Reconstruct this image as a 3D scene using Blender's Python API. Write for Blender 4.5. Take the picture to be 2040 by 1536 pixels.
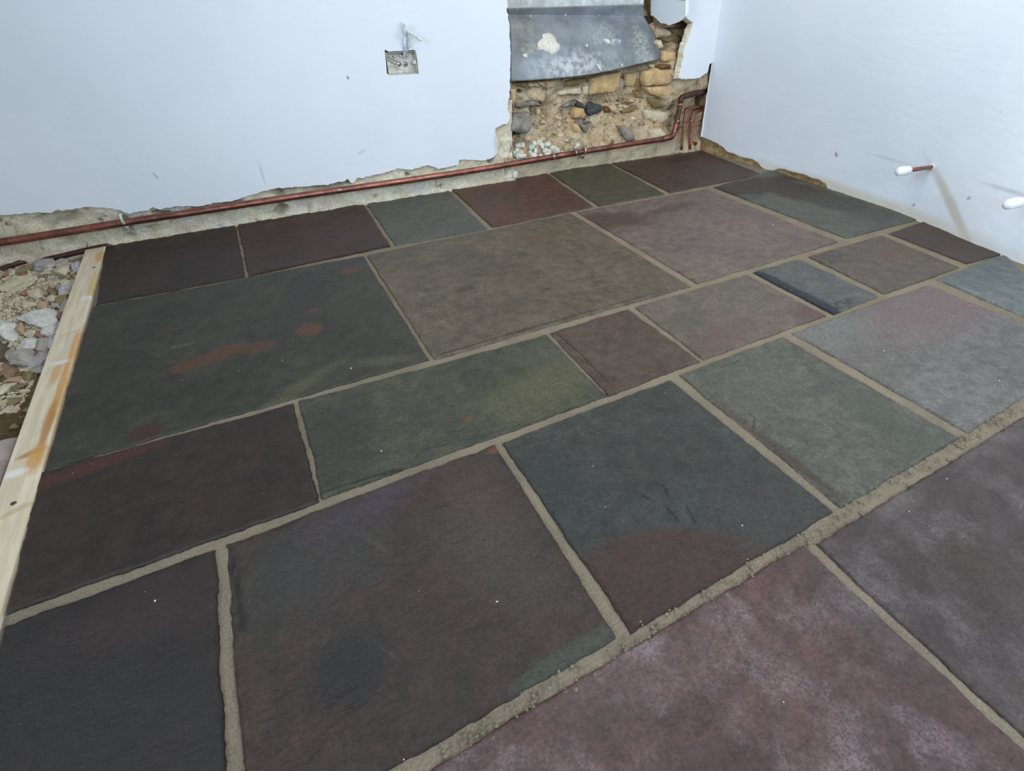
import bpy, bmesh, math, random
import numpy as np
from mathutils import Vector, Matrix, geometry

# ------------------------------------------------------------------ scene, camera, light
SC = bpy.context.scene
for o in list(bpy.data.objects):
    bpy.data.objects.remove(o)
COL = SC.collection
S = 0.8                                   # metres per camera height
F, YAW, PITCH, ROLL = 975.08, 0.47790, -0.69362, 0.00201
W, H = 2040, 1536
_cy, _sy = math.cos(YAW), math.sin(YAW)
FWD = np.array([_sy*math.cos(PITCH), _cy*math.cos(PITCH), math.sin(PITCH)])
_r0 = np.array([_cy, -_sy, 0.0]); _u0 = np.cross(_r0, FWD)
RGT = _r0*math.cos(ROLL) + _u0*math.sin(ROLL)
UPV = _u0*math.cos(ROLL) - _r0*math.sin(ROLL)
EYE = np.array([0, 0, S])
cam = bpy.data.cameras.new('camera'); cam.lens = F/W*36; cam.sensor_width = 36; cam.sensor_fit = 'HORIZONTAL'
cam.clip_start = 0.02
co = bpy.data.objects.new('camera', cam); COL.objects.link(co)
M = Matrix.Identity(4)
for i in range(3):
    M[i][0], M[i][1], M[i][2], M[i][3] = RGT[i], UPV[i], -FWD[i], EYE[i]
co.matrix_world = M
SC.camera = co
SC.view_settings.view_transform = 'Standard'
SC.view_settings.look = 'None'
SC.view_settings.gamma = 1.0
SC.view_settings.use_curve_mapping = False
SC.view_settings.exposure = 0.0

wd = bpy.data.worlds.new('sky'); SC.world = wd; wd.use_nodes = True
wd.node_tree.nodes['Background'].inputs[0].default_value = (0.62, 0.75, 1.0, 1)
wd.node_tree.nodes['Background'].inputs[1].default_value = 1.0

def area(name, loc, aim, sx, sy, power, col):
    l = bpy.data.lights.new(name, 'AREA'); l.shape = 'RECTANGLE'; l.size = sx; l.size_y = sy
    l.energy = power; l.color = col
    o = bpy.data.objects.new(name, l); COL.objects.link(o); o.location = loc
    o.rotation_euler = (Vector(aim)-Vector(loc)).to_track_quat('-Z', 'Y').to_euler()
    return o
# daylight through the window behind camera; second light added to fill right wall
area('window_and_fill_light', (0.95, -1.45, 1.55), (0.95, 2.0, 0.9), 2.6, 1.1, 56, (0.68, 0.84, 1.0))
side = area('window_and_fill_light', (-1.85, 0.35, 1.45), (2.0, 0.9, 1.15), 0.9, 1.1, 24, (0.68, 0.84, 1.0))
side.data.spread = math.radians(95)            # beam narrowed to keep the added side light off the near floor
# unseen overhead lamp, added to fill and warm the right wall and corner
area('overhead_fill', (1.55, 0.95, 2.25), (1.55, 0.95, 0.0), 0.8, 0.8, 24, (1.0, 0.88, 0.72))

random.seed(7)
RNG = np.random.default_rng(11)

# ------------------------------------------------------------------ pixel rays -> places
def ray(px, py):
    return RGT*((px-W/2)/F) + UPV*((H/2-py)/F) + FWD
YB, LB = 2.905*S, 0.072                   # back wall plane y = YB + LB*z - off
def fl(px, py, z=0.0):
    d = ray(px, py); return EYE + d*((z-S)/d[2])
def bw(px, py, off=0.0):
    d = ray(px, py); t = (YB - off + LB*S)/(d[1]-LB*d[2]); return EYE + d*t
def px_x(px, py, X):
    d = ray(px, py); return EYE + d*(X/d[0])
_RY = np.array([-3.0, 0.3, 0.79, 0.98, 1.14, 1.31, 1.98, 2.4, 2.88, 3.2])*S
_RX = np.array([3.03, 3.03, 3.037, 3.046, 3.105, 3.159, 3.185, 3.165, 3.116, 3.10])*S
_sy = np.linspace(-3*S, 3.3*S, 800); _sx = np.interp(_sy, _RY, _RX)
_k = np.exp(-np.linspace(-3, 3, 121)**2/2); _k /= _k.sum()
_sx = np.convolve(np.r_[np.full(60, _sx[0]), _sx, np.full(60, _sx[-1])], _k, 'valid')
def rwx(y, z):                            # right wall face, bowed near the floor
    b = np.interp(y, _sy, _sx)
    m = 3.116*S
    k = np.clip(z/0.7, 0, 1); k = k*k*(3-2*k)
    return b*(1-k) + m*k - 0.055*z
def rw(px, py, off=0.0):
    d = ray(px, py); x = 3.1*S
    for _ in range(30):
        p = EYE + d*(x/d[0]); x = float(rwx(p[1], p[2])) - off
    return EYE + d*(x/d[0])

# ------------------------------------------------------------------ vectorised noise
_perm = RNG.permutation(256); _perm = np.concatenate([_perm, _perm, _perm])
_g = RNG.normal(size=(256, 3)); _g /= np.linalg.norm(_g, axis=1)[:, None]
def perlin(x, y, z):
    x, y, z = np.broadcast_arrays(np.asarray(x, float), np.asarray(y, float), np.asarray(z, float))
    xi, yi, zi = np.floor(x).astype(int), np.floor(y).astype(int), np.floor(z).astype(int)
    xf, yf, zf = x-xi, y-yi, z-zi
    u, v, w = [t*t*t*(t*(t*6-15)+10) for t in (xf, yf, zf)]
    def g(a, b, c):
        h = _perm[_perm[_perm[(xi+a) & 255]+((yi+b) & 255)]+((zi+c) & 255)] & 255
        gr = _g[h]
        return gr[..., 0]*(xf-a)+gr[..., 1]*(yf-b)+gr[..., 2]*(zf-c)
    def L(t, a, b): return a+t*(b-a)
    return L(w, L(v, L(u, g(0,0,0), g(1,0,0)), L(u, g(0,1,0), g(1,1,0))),
             L(v, L(u, g(0,0,1), g(1,0,1)), L(u, g(0,1,1), g(1,1,1))))
def fbm(x, y, z, s=1.0, oct=4, gain=0.5):
    r = 0; a = 1.0
    for i in range(oct):
        r = r + a*perlin(x*s+i*17.3, y*s-i*9.1, z*s+i*3.7); s *= 2.03; a *= gain
    return r
def ridge(x, y, z, s=1.0, oct=4):
    r = 0; a = 1.0
    for i in range(oct):
        r = r + a*(1-2*np.abs(perlin(x*s+i*11.3, y*s+i*5.1, z*s))); s *= 2.1; a *= 0.5
    return r

# ------------------------------------------------------------------ materials
def srgb(r, g, b):
    f = lambda c: (c/255/12.92) if c/255 <= 0.04045 else ((c/255+0.055)/1.055)**2.4
    return (f(r), f(g), f(b), 1)
class NT:
    def __init__(s, name):
        s.m = bpy.data.materials.new(name); s.m.use_nodes = True
        s.t = s.m.node_tree; s.b = s.t.nodes['Principled BSDF']
        s.pos = s.n('ShaderNodeNewGeometry').outputs['Position']
    def n(s, typ, **kw):
        nd = s.t.nodes.new(typ)
        for k, v in kw.items(): setattr(nd, k, v)
        return nd
    def put(s, sock, v):
        if hasattr(v, 'is_output') or isinstance(v, bpy.types.NodeSocket): s.t.links.new(v, sock)
        else: sock.default_value = v
    def math(s, op, a, b=0.0, clamp=False):
        nd = s.n('ShaderNodeMath', operation=op, use_clamp=clamp); s.put(nd.inputs[0], a); s.put(nd.inputs[1], b); return nd.outputs[0]
    def noise(s, scale, detail=4, rough=0.55, vec=None, dist=0.0):
        nd = s.n('ShaderNodeTexNoise'); s.put(nd.inputs['Vector'], vec or s.pos)
        nd.inputs['Scale'].default_value = scale; nd.inputs['Detail'].default_value = detail
        nd.inputs['Roughness'].default_value = rough; nd.inputs['Distortion'].default_value = dist
        return nd.outputs['Fac']
    def vor(s, scale, feature='F1', out='Distance', vec=None):
        nd = s.n('ShaderNodeTexVoronoi', feature=feature); s.put(nd.inputs['Vector'], vec or s.pos); nd.inputs['Scale'].default_value = scale
        return nd.outputs[out]
    def rng(s, v, a, b, c=0.0, d=1.0, smooth=True):
        nd = s.n('ShaderNodeMapRange', interpolation_type='SMOOTHSTEP' if smooth else 'LINEAR')
        s.put(nd.inputs[0], v)
        for i, q in enumerate((a, b, c, d)): s.put(nd.inputs[1+i], q)
        return nd.outputs[0]
    def mix(s, f, a, b, mode='MIX'):
        nd = s.n('ShaderNodeMix', data_type='RGBA', blend_type=mode); s.put(nd.inputs[0], f); s.put(nd.inputs[6], a); s.put(nd.inputs[7], b); return nd.outputs[2]
    def scalevec(s, v):
        nd = s.n('ShaderNodeMapping'); s.put(nd.inputs[0], s.pos); nd.inputs['Scale'].default_value = v; return nd.outputs[0]
    def bump(s, h, strength, dist):
        nd = s.n('ShaderNodeBump'); nd.inputs['Strength'].default_value = strength; nd.inputs['Distance'].default_value = dist
        s.put(nd.inputs['Height'], h); s.t.links.new(nd.outputs[0], s.b.inputs['Normal'])
    def patch(s, col, c, rx, ry, rot, pc, strength=1.0, soft=0.35, axes='xy', wob=0.5, ws=14.0, grain=0.0):
        """a stain of its own outline: warped ellipse about c in the plane of the surface"""
        sep = s.n('ShaderNodeSeparateXYZ'); s.t.links.new(s.pos, sep.inputs[0])
        ia, ib = 'xyz'.index(axes[0]), 'xyz'.index(axes[1])
        dx = s.math('SUBTRACT', sep.outputs[ia], float(c[ia])); dy = s.math('SUBTRACT', sep.outputs[ib], float(c[ib]))
        cr, sr = math.cos(rot), math.sin(rot)
        a = s.math('ADD', s.math('MULTIPLY', dx, cr/rx), s.math('MULTIPLY', dy, sr/rx))
        b = s.math('ADD', s.math('MULTIPLY', dx, -sr/ry), s.math('MULTIPLY', dy, cr/ry))
        d = s.math('SQRT', s.math('ADD', s.math('MULTIPLY', a, a), s.math('MULTIPLY', b, b)))
        d = s.math('ADD', d, s.math('MULTIPLY', s.math('SUBTRACT', s.noise(ws, 4, 0.6), 0.5), wob*2))
        f = s.rng(d, 1+soft, 1-soft, 0.0, strength)
        if grain: f = s.math('MULTIPLY', f, s.rng(s.noise(grain, 3, 0.7), 0.38, 0.62))
        return s.mix(f, col, pc)
    def done(s, col, rough, spec=0.5, metal=0.0):
        s.put(s.b.inputs['Base Color'], col); s.put(s.b.inputs['Roughness'], rough)
        s.b.inputs['Specular IOR Level'].default_value = spec; s.b.inputs['Metallic'].default_value = metal
        return s.m

SAT, DARK = 0.88, 0.52
def tone(c):
    l = .3*c[0]+.59*c[1]+.11*c[2]
    return tuple(max(0, (l+(q-l)*SAT)*DARK*w) for q, w in zip(c[:3], (1.12, 1.0, .84)))+(1,)
def slab_mat(i, base, alt, patches=(), spec=0.42, rough=0.44, ns=5.0, bump=0.5, dust=0.0, fleck=0.25):
    N = NT('slab_stone_%02d' % i)
    base, alt = tone(base), tone(alt); patches = [dict(p, pc=tone(p['pc'])) for p in patches]
    n1 = N.noise(ns, 5, 0.6, dist=0.6); n2 = N.noise(26, 5, 0.65); n3 = N.noise(150, 3, 0.7)
    c = N.mix(N.rng(n1, 0.36, 0.64), base, alt)
    c = N.mix(1.0, c, N.mix(N.rng(n2, 0.3, 0.7), (0.72,)*3+(1,), (1.22,)*3+(1,)), 'MULTIPLY')
    for p in patches: c = N.patch(c, **p)
    c = N.mix(1.0, c, N.mix(N.rng(n3, 0.28, 0.72), (0.70,)*3+(1,), (1.28,)*3+(1,)), 'MULTIPLY')
    if dust:                                   # chalky bloom of dried lime on the face
        f = N.math('MULTIPLY', N.rng(N.noise(7, 5, 0.65), 0.44, 0.70), N.rng(N.noise(240, 3, 0.8), 0.30, 0.68))
        c = N.mix(N.math('MULTIPLY', f, dust), c, srgb(196, 182, 186))
    sp = N.rng(N.vor(55), 0.055, 0.03)         # crumbs of lime
    sp = N.math('MULTIPLY', sp, N.rng(N.noise(9, 2), 0.58, 0.66))
    c = N.mix(N.math('MULTIPLY', sp, fleck*2), c, srgb(190, 186, 174))
    h = N.math('ADD', N.math('MULTIPLY', N.noise(44, 8, 0.74), 0.8), N.math('MULTIPLY', N.noise(230, 4, 0.75), 0.34))
    # shallow split scales of the cleft face, stretched one way
    v = N.scalevec((1.0, 2.3, 1.0))
    pit = N.math('MULTIPLY', N.rng(N.noise(60, 4, 0.6, vec=v), 0.36, 0.46), N.rng(N.noise(5, 2), 0.62, 0.45, 0.0, 1.0))
    h = N.math('ADD', h, N.math('MULTIPLY', pit, 0.20))
    N.bump(h, bump, 0.015)
    r = N.rng(n2, 0.25, 0.75, rough-0.07, rough+0.10)
    return N.done(c, r, spec)

def simple_mat(name, a, b, scale=12, rough=0.8, bump=0.4, bdist=0.004, spec=0.3, fine=120, metal=0.0, detail=6):
    N = NT(name)
    c = N.mix(N.rng(N.noise(scale, detail, 0.62), 0.34, 0.66), a, b)
    c = N.mix(1.0, c, N.mix(N.rng(N.noise(fine, 3, 0.7), 0.3, 0.7), (0.8,)*3+(1,), (1.18,)*3+(1,)), 'MULTIPLY')
    N.bump(N.math('ADD', N.noise(scale*3, 6, 0.68), N.math('MULTIPLY', N.noise(fine*1.6, 3, 0.7), 0.4)), bump, bdist)
    return N.done(c, rough, spec, metal)

def wall_mat(name, patches=(), axes='xz'):
    N = NT(name)
    c = N.mix(N.rng(N.noise(1.6, 4, 0.55), 0.35, 0.65), srgb(228, 233, 239), srgb(222, 228, 236))
    c = N.mix(N.math('MULTIPLY', N.rng(N.noise(30, 5, 0.7), 0.60, 0.78), 0.10), c, srgb(190, 186, 172))
    sp = N.math('MULTIPLY', N.rng(N.vor(13), 0.06, 0.03), N.rng(N.noise(3.1, 2), 0.55, 0.62))
    c = N.mix(N.math('MULTIPLY', sp, 0.35), c, srgb(120, 116, 110))
    for p in patches: c = N.patch(c, axes=axes, **p)
    v = N.scalevec((1, 1, 3.0))
    h = N.math('ADD', N.math('MULTIPLY', N.noise(3.5, 4, 0.5), 1.0), N.math('MULTIPLY', N.noise(16, 4, 0.6, vec=v), 0.22))
    N.bump(h, 0.35, 0.012)
    return N.done(c, 0.62, 0.3)

# ------------------------------------------------------------------ object helpers
def link(name, me, mat, parent=None, smooth=True):
    if not isinstance(mat, (list, tuple)): mat = [mat]
    if not me.materials:
        for m in mat: me.materials.append(m)
    if smooth:
        me.polygons.foreach_set('use_smooth', [True]*len(me.polygons))
    o = bpy.data.objects.new(name, me); COL.objects.link(o)
    if parent is not None: o.parent = parent
    return o
def mesh(name, v, f, mat, parent=None, smooth=True):
    me = bpy.data.meshes.new(name)
    me.from_pydata([tuple(map(float, p)) for p in v], [], [tuple(int(i) for i in q) for q in f]); me.update()
    return link(name, me, mat, parent, smooth)
def bm_obj(name, bm, mat, parent=None, smooth=True):
    me = bpy.data.meshes.new(name); bmesh.ops.recalc_face_normals(bm, faces=bm.faces[:]); bm.to_mesh(me); bm.free()
    return link(name, me, mat, parent, smooth)
def tag(o, label, cat, group=None, kind=None):
    o['label'] = label; o['category'] = cat
    if group: o['group'] = group
    if kind: o['kind'] = kind
    return o
def structure(o, label=None):
    o['kind'] = 'structure'
    if label: o['label'] = label
    return o
def empty(name, loc=(0, 0, 0)):
    o = bpy.data.objects.new(name, None); COL.objects.link(o); o.location = loc; return o
def keep(o, parent):                       # parent under an Empty that is not at the origin
    o.parent = parent; o.matrix_parent_inverse = Matrix.Translation(parent.location).inverted(); return o
def gridfaces(nu, nv, flip=False):
    a = np.arange(nu*nv).reshape(nv, nu)
    q = np.stack([a[:-1, :-1], a[:-1, 1:], a[1:, 1:], a[1:, :-1]], -1).reshape(-1, 4)
    return q[:, ::-1] if flip else q
def box(bm, a, b):
    vs = [bm.verts.new((x, y, z)) for x in (a[0], b[0]) for y in (a[1], b[1]) for z in (a[2], b[2])]
    for q in ((0,1,3,2), (4,6,7,5), (0,4,5,1), (2,3,7,6), (0,2,6,4), (1,5,7,3)):
        bm.faces.new([vs[i] for i in q])
def smooth_path(pts, n=8):
    """Catmull-Rom through the points"""
    P = [np.array(p, float) for p in pts]; P = [2*P[0]-P[1]] + P + [2*P[-1]-P[-2]]
    out = []
    for i in range(1, len(P)-2):
        for k in range(n):
            t = k/n
            out.append(0.5*((2*P[i])+(-P[i-1]+P[i+1])*t+(2*P[i-1]-5*P[i]+4*P[i+1]-P[i+2])*t*t+(-P[i-1]+3*P[i]-3*P[i+1]+P[i+2])*t**3))
    out.append(P[-2]); return out
def round_path(pts, r, n=6):
    """straight runs with rounded corners of radius r"""
    P = [np.array(p, float) for p in pts]; out = [P[0]]
    for i in range(1, len(P)-1):
        a, b, c = P[i-1], P[i], P[i+1]
        u = (a-b)/np.linalg.norm(a-b); v = (c-b)/np.linalg.norm(c-b)
        q = min(r, np.linalg.norm(a-b)*0.49, np.linalg.norm(c-b)*0.49)
        s, e = b+u*q, b+v*q
        for k in range(n+1):
            t = k/n; out.append((1-t)**2*s+2*t*(1-t)*b+t*t*e)
    out.append(P[-1]); return out
def tube(bm, path, r, n=12, cap=True, flat=1.0):
    P = [Vector(p) for p in path]
    rr = r if callable(r) else (lambda t: r)
    t0 = (P[1]-P[0]).normalized()
    nrm = t0.orthogonal().normalized(); rings = []
    for i, p in enumerate(P):
        t = ((P[min(i+1, len(P)-1)]-P[max(i-1, 0)])).normalized()
        nrm = (nrm - t*nrm.dot(t)).normalized(); bi = t.cross(nrm)
        q = rr(i/(len(P)-1))
        rings.append([bm.verts.new(p+nrm*math.cos(a)*q+bi*math.sin(a)*q*flat) for a in [2*math.pi*k/n for k in range(n)]])
    for a, b in zip(rings, rings[1:]):
        for k in range(n): bm.faces.new((a[k], a[(k+1) % n], b[(k+1) % n], b[k]))
    if cap:
        bm.faces.new(rings[0][::-1]); bm.faces.new(rings[-1])
def tube_obj(name, path, r, mat, parent=None, n=12, flat=1.0):
    bm = bmesh.new(); tube(bm, path, r, n, flat=flat); return bm_obj(name, bm, mat, parent)
def densify(pts, step, closed=True):
    out = []; n = len(pts)
    for i in range(n if closed else n-1):
        a, b = np.array(pts[i], float), np.array(pts[(i+1) % n], float)
        k = max(1, int(np.linalg.norm(b-a)/step))
        for j in range(k): out.append(a+(b-a)*j/k)
    if not closed: out.append(np.array(pts[-1], float))
    return out

# ------------------------------------------------------------------ colours shared
M_MORTAR = None
def mortar_mat():
    N = NT('lime_mortar')
    c = N.mix(N.rng(N.noise(9, 5, 0.6), 0.35, 0.65), srgb(120, 110, 94), srgb(132, 121, 103))
    c = N.mix(1.0, c, N.mix(N.rng(N.noise(260, 3, 0.8), 0.3, 0.7), (0.72,)*3+(1,), (1.2,)*3+(1,)), 'MULTIPLY')
    N.bump(N.math('ADD', N.noise(60, 5, 0.7), N.math('MULTIPLY', N.noise(320, 3, 0.8), 0.6)), 0.6, 0.003)
    return N.done(c, 0.9, 0.2)
M_MORTAR = mortar_mat()
M_CREAM = simple_mat('lime_plaster_broken', srgb(228, 220, 200), srgb(210, 198, 172), 22, 0.9, 0.7, 0.006)
M_BASECOAT = simple_mat('lime_base_coat', srgb(206, 198, 176), srgb(190, 184, 164), 20, 0.9, 0.5, 0.004)

# ------------------------------------------------------------------ room shell
M_PLAIN = simple_mat('plain_wall_paint', srgb(226, 222, 214), srgb(216, 212, 204), 2, 0.7, 0.1)
XL, XR, YF, ZT = -2.0, 2.75, -1.6, 2.35
bm = bmesh.new(); box(bm, (XL-0.1, YF-0.1, ZT), (XR+0.2, 3.2, ZT+0.1)); structure(bm_obj('ceiling', bm, M_PLAIN, smooth=False))
# front wall (behind the camera) with a window opening x -0.4..2.32, z 0.95..2.15
bm = bmesh.new()
box(bm, (XL-0.1, YF-0.2, -0.2), (-0.4, YF, ZT)); box(bm, (2.32, YF-0.2, -0.2), (XR+0.2, YF, ZT))
box(bm, (-0.4, YF-0.2, -0.2), (2.32, YF, 0.95)); box(bm, (-0.4, YF-0.2, 2.15), (2.32, YF, ZT))
structure(bm_obj('wall_front', bm, M_PLAIN, smooth=False))
# left wall with an unseen window opening, added for the side fill, y -0.15..0.85, z 0.85..2.05
bm = bmesh.new()
box(bm, (XL-0.2, YF-0.1, -0.2), (XL, -0.15, ZT)); box(bm, (XL-0.2, 0.85, -0.2), (XL, 3.2, ZT))
box(bm, (XL-0.2, -0.15, -0.2), (XL, 0.85, 0.85)); box(bm, (XL-0.2, -0.15, 2.05), (XL, 0.85, ZT))
structure(bm_obj('wall_left', bm, M_PLAIN, smooth=False))
def window(name, a, b, axis):
    bm = bmesh.new(); t = 0.05
    (x0, y0, z0), (x1, y1, z1) = a, b
    if axis == 'y':
        box(bm, (x0, y0, z0), (x0+t, y1, z1)); box(bm, (x1-t, y0, z0), (x1, y1, z1))
        box(bm, (x0+t, y0, z0), (x1-t, y1, z0+t)); box(bm, (x0+t, y0, z1-t), (x1-t, y1, z1))
        xm = (x0+x1)/2; box(bm, (xm-t/2, y0, z0+t), (xm+t/2, y1, z1-t))
    else:
        box(bm, (x0, y0, z0), (x1, y0+t, z1)); box(bm, (x0, y1-t, z0), (x1, y1, z1))
        box(bm, (x0, y0+t, z0), (x1, y1-t, z0+t)); box(bm, (x0, y0+t, z1-t), (x1, y1-t, z1))
    structure(bm_obj(name, bm, M_PLAIN, smooth=False))
window('window_1', (-0.4, YF-0.18, 0.95), (2.32, YF-0.12, 2.15), 'y')
window('fill_window', (XL-0.18, -0.15, 0.85), (XL-0.12, 0.85, 2.05), 'x')  # unseen frame for the added side light

# ------------------------------------------------------------------ floor: mortar bed + flagstones
TBX = -0.706*S                            # right face of the timber batten
gx = np.arange(TBX, XR, 0.02); gy = np.arange(YF, YB+0.06, 0.02)
X, Y = np.meshgrid(gx, gy)
Z = -0.0038 + 0.0013*fbm(X, Y, 0.3, 14, 4)
keepx = np.minimum(X, np.maximum(rwx(Y, 0*Y)+0.02, TBX))
V = np.c_[keepx.ravel(), Y.ravel(), Z.ravel()]
floor = mesh('floor', V, gridfaces(len(gx), len(gy)), M_MORTAR)
structure(floor, 'pale lime mortar bed and joints between the flagstones')

def slab(i, cs, mat, res=0.007, relief=1.0, tilt=0.0, chips=(), label=None, edge=1.0, grow=.0038):
    """cs: TL, TR, BR, BL as pixels or ('f', x, y) in camera heights"""
    P = []
    for c in cs:
        if c[0] == 'f': P.append(np.array([c[1]*S, c[2]*S]))
        else: P.append(fl(*c)[:2])
    C_ = sum(P)/4                          # the pixels mark the top face: the stone's foot spreads a little further
    P = [p+grow*np.array([np.sign(p[0]-C_[0]), np.sign(p[1]-C_[1])]) for p in P]
    TL, TR, BR, BL = P
    lw = max(np.linalg.norm(TR-TL), np.linalg.norm(BR-BL)); lh = max(np.linalg.norm(BL-TL), np.linalg.norm(BR-TR))
    def params(L):
        e = np.array([0, .0018, .004, .0075, .012])/L
        n = max(4, int((L-0.024)/res)); mid = np.linspace(.012/L, 1-.012/L, n)[1:-1]
        return np.r_[e, mid, 1-e[::-1]]
    u, v = params(lw), params(lh)
    U, Vv = np.meshgrid(u, v)
    pos = (TL[None, None]*((1-U)*(1-Vv))[..., None] + TR*((U)*(1-Vv))[..., None] + BR*(U*Vv)[..., None] + BL*((1-U)*Vv)[..., None])
    x, y = pos[..., 0], pos[..., 1]
    de = np.minimum(np.minimum(U, 1-U)*lw, np.minimum(Vv, 1-Vv)*lh)     # distance to the edge
    k = np.exp(-de/0.03)
    o = i*7.7
    a = 0.0042*edge
    x = x + k*(a*fbm(pos[..., 0], pos[..., 1], o, 16, 4)+a*0.75*perlin(pos[..., 0]*90, pos[..., 1]*90, o))
    y = y + k*(a*fbm(pos[..., 0], pos[..., 1], o+50, 16, 4)+a*0.75*perlin(pos[..., 0]*90, pos[..., 1]*90, o+9))
    rz = 0.0011*fbm(x, y, o, 5, 3) + relief*(0.0010*fbm(x*1.0, y*1.4, o+3, 20, 4) + 0.0007*ridge(x, y, o+5, 24, 3))
    # stepped cleft layers
    lay = fbm(x, y, o+21, 6, 4)
    rz = rz + relief*0.0009*np.clip((lay-0.12)*22, 0, 1) - relief*0.0008*np.clip((-lay-0.2)*22, 0, 1)
    w = 0.0020*(1+0.8*fbm(x, y, o+33, 22, 3))
    z = 0.0014 + rz - 0.0045*np.exp(-(de/np.maximum(w, 0.001))**2)
    for (ed, s0, s1, wid, dep) in chips:
        q = {'L': U*lw, 'R': (1-U)*lw, 'T': Vv*lh, 'B': (1-Vv)*lh}[ed]; s = Vv if ed in 'LR' else U
        env = np.clip((s-s0)/0.06, 0, 1)*np.clip((s1-s)/0.06, 0, 1)
        lim = wid*env*(1+0.75*fbm(x, y, o+44, 26, 3))
        z = z - dep*np.clip((lim-q)/0.0025, 0, 1)
    z = z + tilt*((U-.5)*0.003+(Vv-.5)*0.002)
    nu, nv = len(u), len(v)
    top = np.stack([x, y, z], -1).reshape(-1, 3)
    idx = np.arange(nu*nv).reshape(nv, nu)
    loop = np.r_[idx[0, :-1], idx[:-1, -1], idx[-1, :0:-1], idx[:0:-1, 0]]
    low = top[loop].copy(); low[:, 2] = -0.03
    nb = len(top); n = len(loop)
    f = [tuple(q) for q in gridfaces(nu, nv, flip=True)]
    f += [(loop[j], loop[(j+1) % n], nb+(j+1) % n, nb+j) for j in range(n)]
    f.append(tuple(nb+j for j in range(n))[::-1])
    ob = mesh('flagstone', np.r_[top, low], f, mat, floor)
    if label: ob['label'] = label
    return ob
def pt(px, py): return fl(px, py)
def ell(px, py, rx, ry, col, strength=0.9, rot=0.0, **k):
    """stain on the floor seen at a pixel, radii in metres on the stone"""
    return dict(c=pt(px, py), rx=rx, ry=ry, rot=rot, pc=col, strength=strength, **k)

def crack(pts, w, col=None, strength=.68):
    col = col or srgb(30, 24, 22); out = []
    P = [fl(*p)[:2] for p in pts]
    for a, b in zip(P, P[1:]):
        d = b-a; L = np.linalg.norm(d)
        out.append(dict(c=np.r_[(a+b)/2, 0], rx=L*.56, ry=w*random.uniform(.7, 1.4), rot=math.atan2(d[1], d[0]), pc=col, strength=strength, soft=.5, wob=.5, ws=40))
    return out
RUST = srgb(112, 72, 52); WINE = srgb(88, 62, 60); SLATE = srgb(88, 96, 98)
GRN = srgb(86, 88, 78); DK = srgb(48, 44, 42)
sl = []
def add(cs, base, alt, patches=(), **k):
    i = len(sl)+1
    mk = {q: k.pop(q) for q in ('spec', 'rough', 'ns', 'bump', 'dust', 'fleck') if q in k}
    sl.append(slab(i, cs, slab_mat(i, base, alt, patches, **mk), **k)); return sl[-1]
# row along the back wall
add([(211, 487), (468, 448), (487, 551), (192, 606)], srgb(70, 53, 49), srgb(58, 46, 43),
    [ell(440, 478, .10, .03, srgb(62, 46, 34), .7)], grow=.0012, label='dark wine flagstone in the back row against the timber')
add([(474, 447), (718, 400), (777, 490), (496, 549)], srgb(92, 68, 66), srgb(80, 62, 60),
    [ell(590, 440, .14, .03, srgb(128, 100, 84), .5, grain=60)], bump=0.8, relief=1.6, grow=.0012, label='wine flagstone with pitted face')
add([(728, 399), (887, 374), (968, 456), (788, 488)], srgb(94, 104, 100), srgb(104, 112, 106), bump=0.4, relief=.8, label='blue grey flagstone in the back row')
add([(896, 372), (1085, 343), (1180, 412), (982, 452)], srgb(112, 78, 68), srgb(96, 70, 63), label='red brown flagstone in the back row')
add([(1094, 342), (1213, 327), (1322, 386), (1194, 410)], srgb(98, 98, 78), srgb(86, 88, 74), label='olive flagstone in the back row')
add([(1222, 326), (1398, 301), (1516, 347), (1335, 383)], srgb(82, 62, 52), srgb(94, 72, 62),
    [ell(1350, 318, .12, .05, srgb(54, 38, 28), .7)], label='brown flagstone in the far corner')
# large slabs
add([(186, 612), (722, 511), (851, 716), (94, 932)], srgb(76, 79, 69), srgb(64, 67, 60),
    [ell(415, 715, .105, .030, RUST, .85, rot=.22, soft=.18, wob=.5), ell(520, 692, .05, .028, RUST, .7, rot=.1, soft=.2),
     ell(616, 657, .037, .036, RUST, .85, soft=.2, wob=.35), ell(624, 620, .016, .012, RUST, .9, soft=.25),
     ell(697, 541, .034, .026, RUST, .75, soft=.4), ell(340, 659, .02, .008, RUST, .6), ell(290, 862, .035, .03, srgb(84, 54, 46), .85, soft=.2),
     ell(600, 770, .12, .02, srgb(128, 126, 94), .4, rot=.5, soft=.8, wob=.8), ell(360, 690, .03, .008, srgb(150, 148, 138), .5, grain=90),
     ell(760, 720, .08, .02, srgb(126, 124, 98), .4, rot=-.3, soft=.8)], relief=.8, bump=.4, label='large dark green flagstone with rust red patches')
add([(733, 509), (1136, 426), (1372, 570), (866, 714)], srgb(124, 116, 102), srgb(108, 102, 90),
    [*(crack([(880,706),(930,692),(1000,671),(1071,651),(1130,634)],.0035)+crack([(1130,634),(1200,615),(1290,589)],.0028)+crack([(1080,585),(1085,577),(1095,575)],.004)), ell(1080, 470, .15, .05, srgb(120, 104, 78), .5), ell(930, 575, .03, .02, DK, .5, grain=60), ell(1100, 430, .1, .03, srgb(84, 66, 58), .5)],
    relief=1.2, chips=[('B', .2, .75, .012, .003)], label='large brown grey flagstone in the middle of the floor')
add([(1152, 423), (1408, 377), (1667, 482), (1389, 563)], srgb(134, 120, 118), srgb(122, 110, 110),
    [ell(1215, 440, .17, .09, srgb(88, 66, 58), .8, rot=-.3, soft=.45), ell(1340, 415, .16, .035, srgb(92, 70, 62), .6, rot=.1)], relief=.7, bump=.35, label='large mauve grey flagstone')
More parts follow.
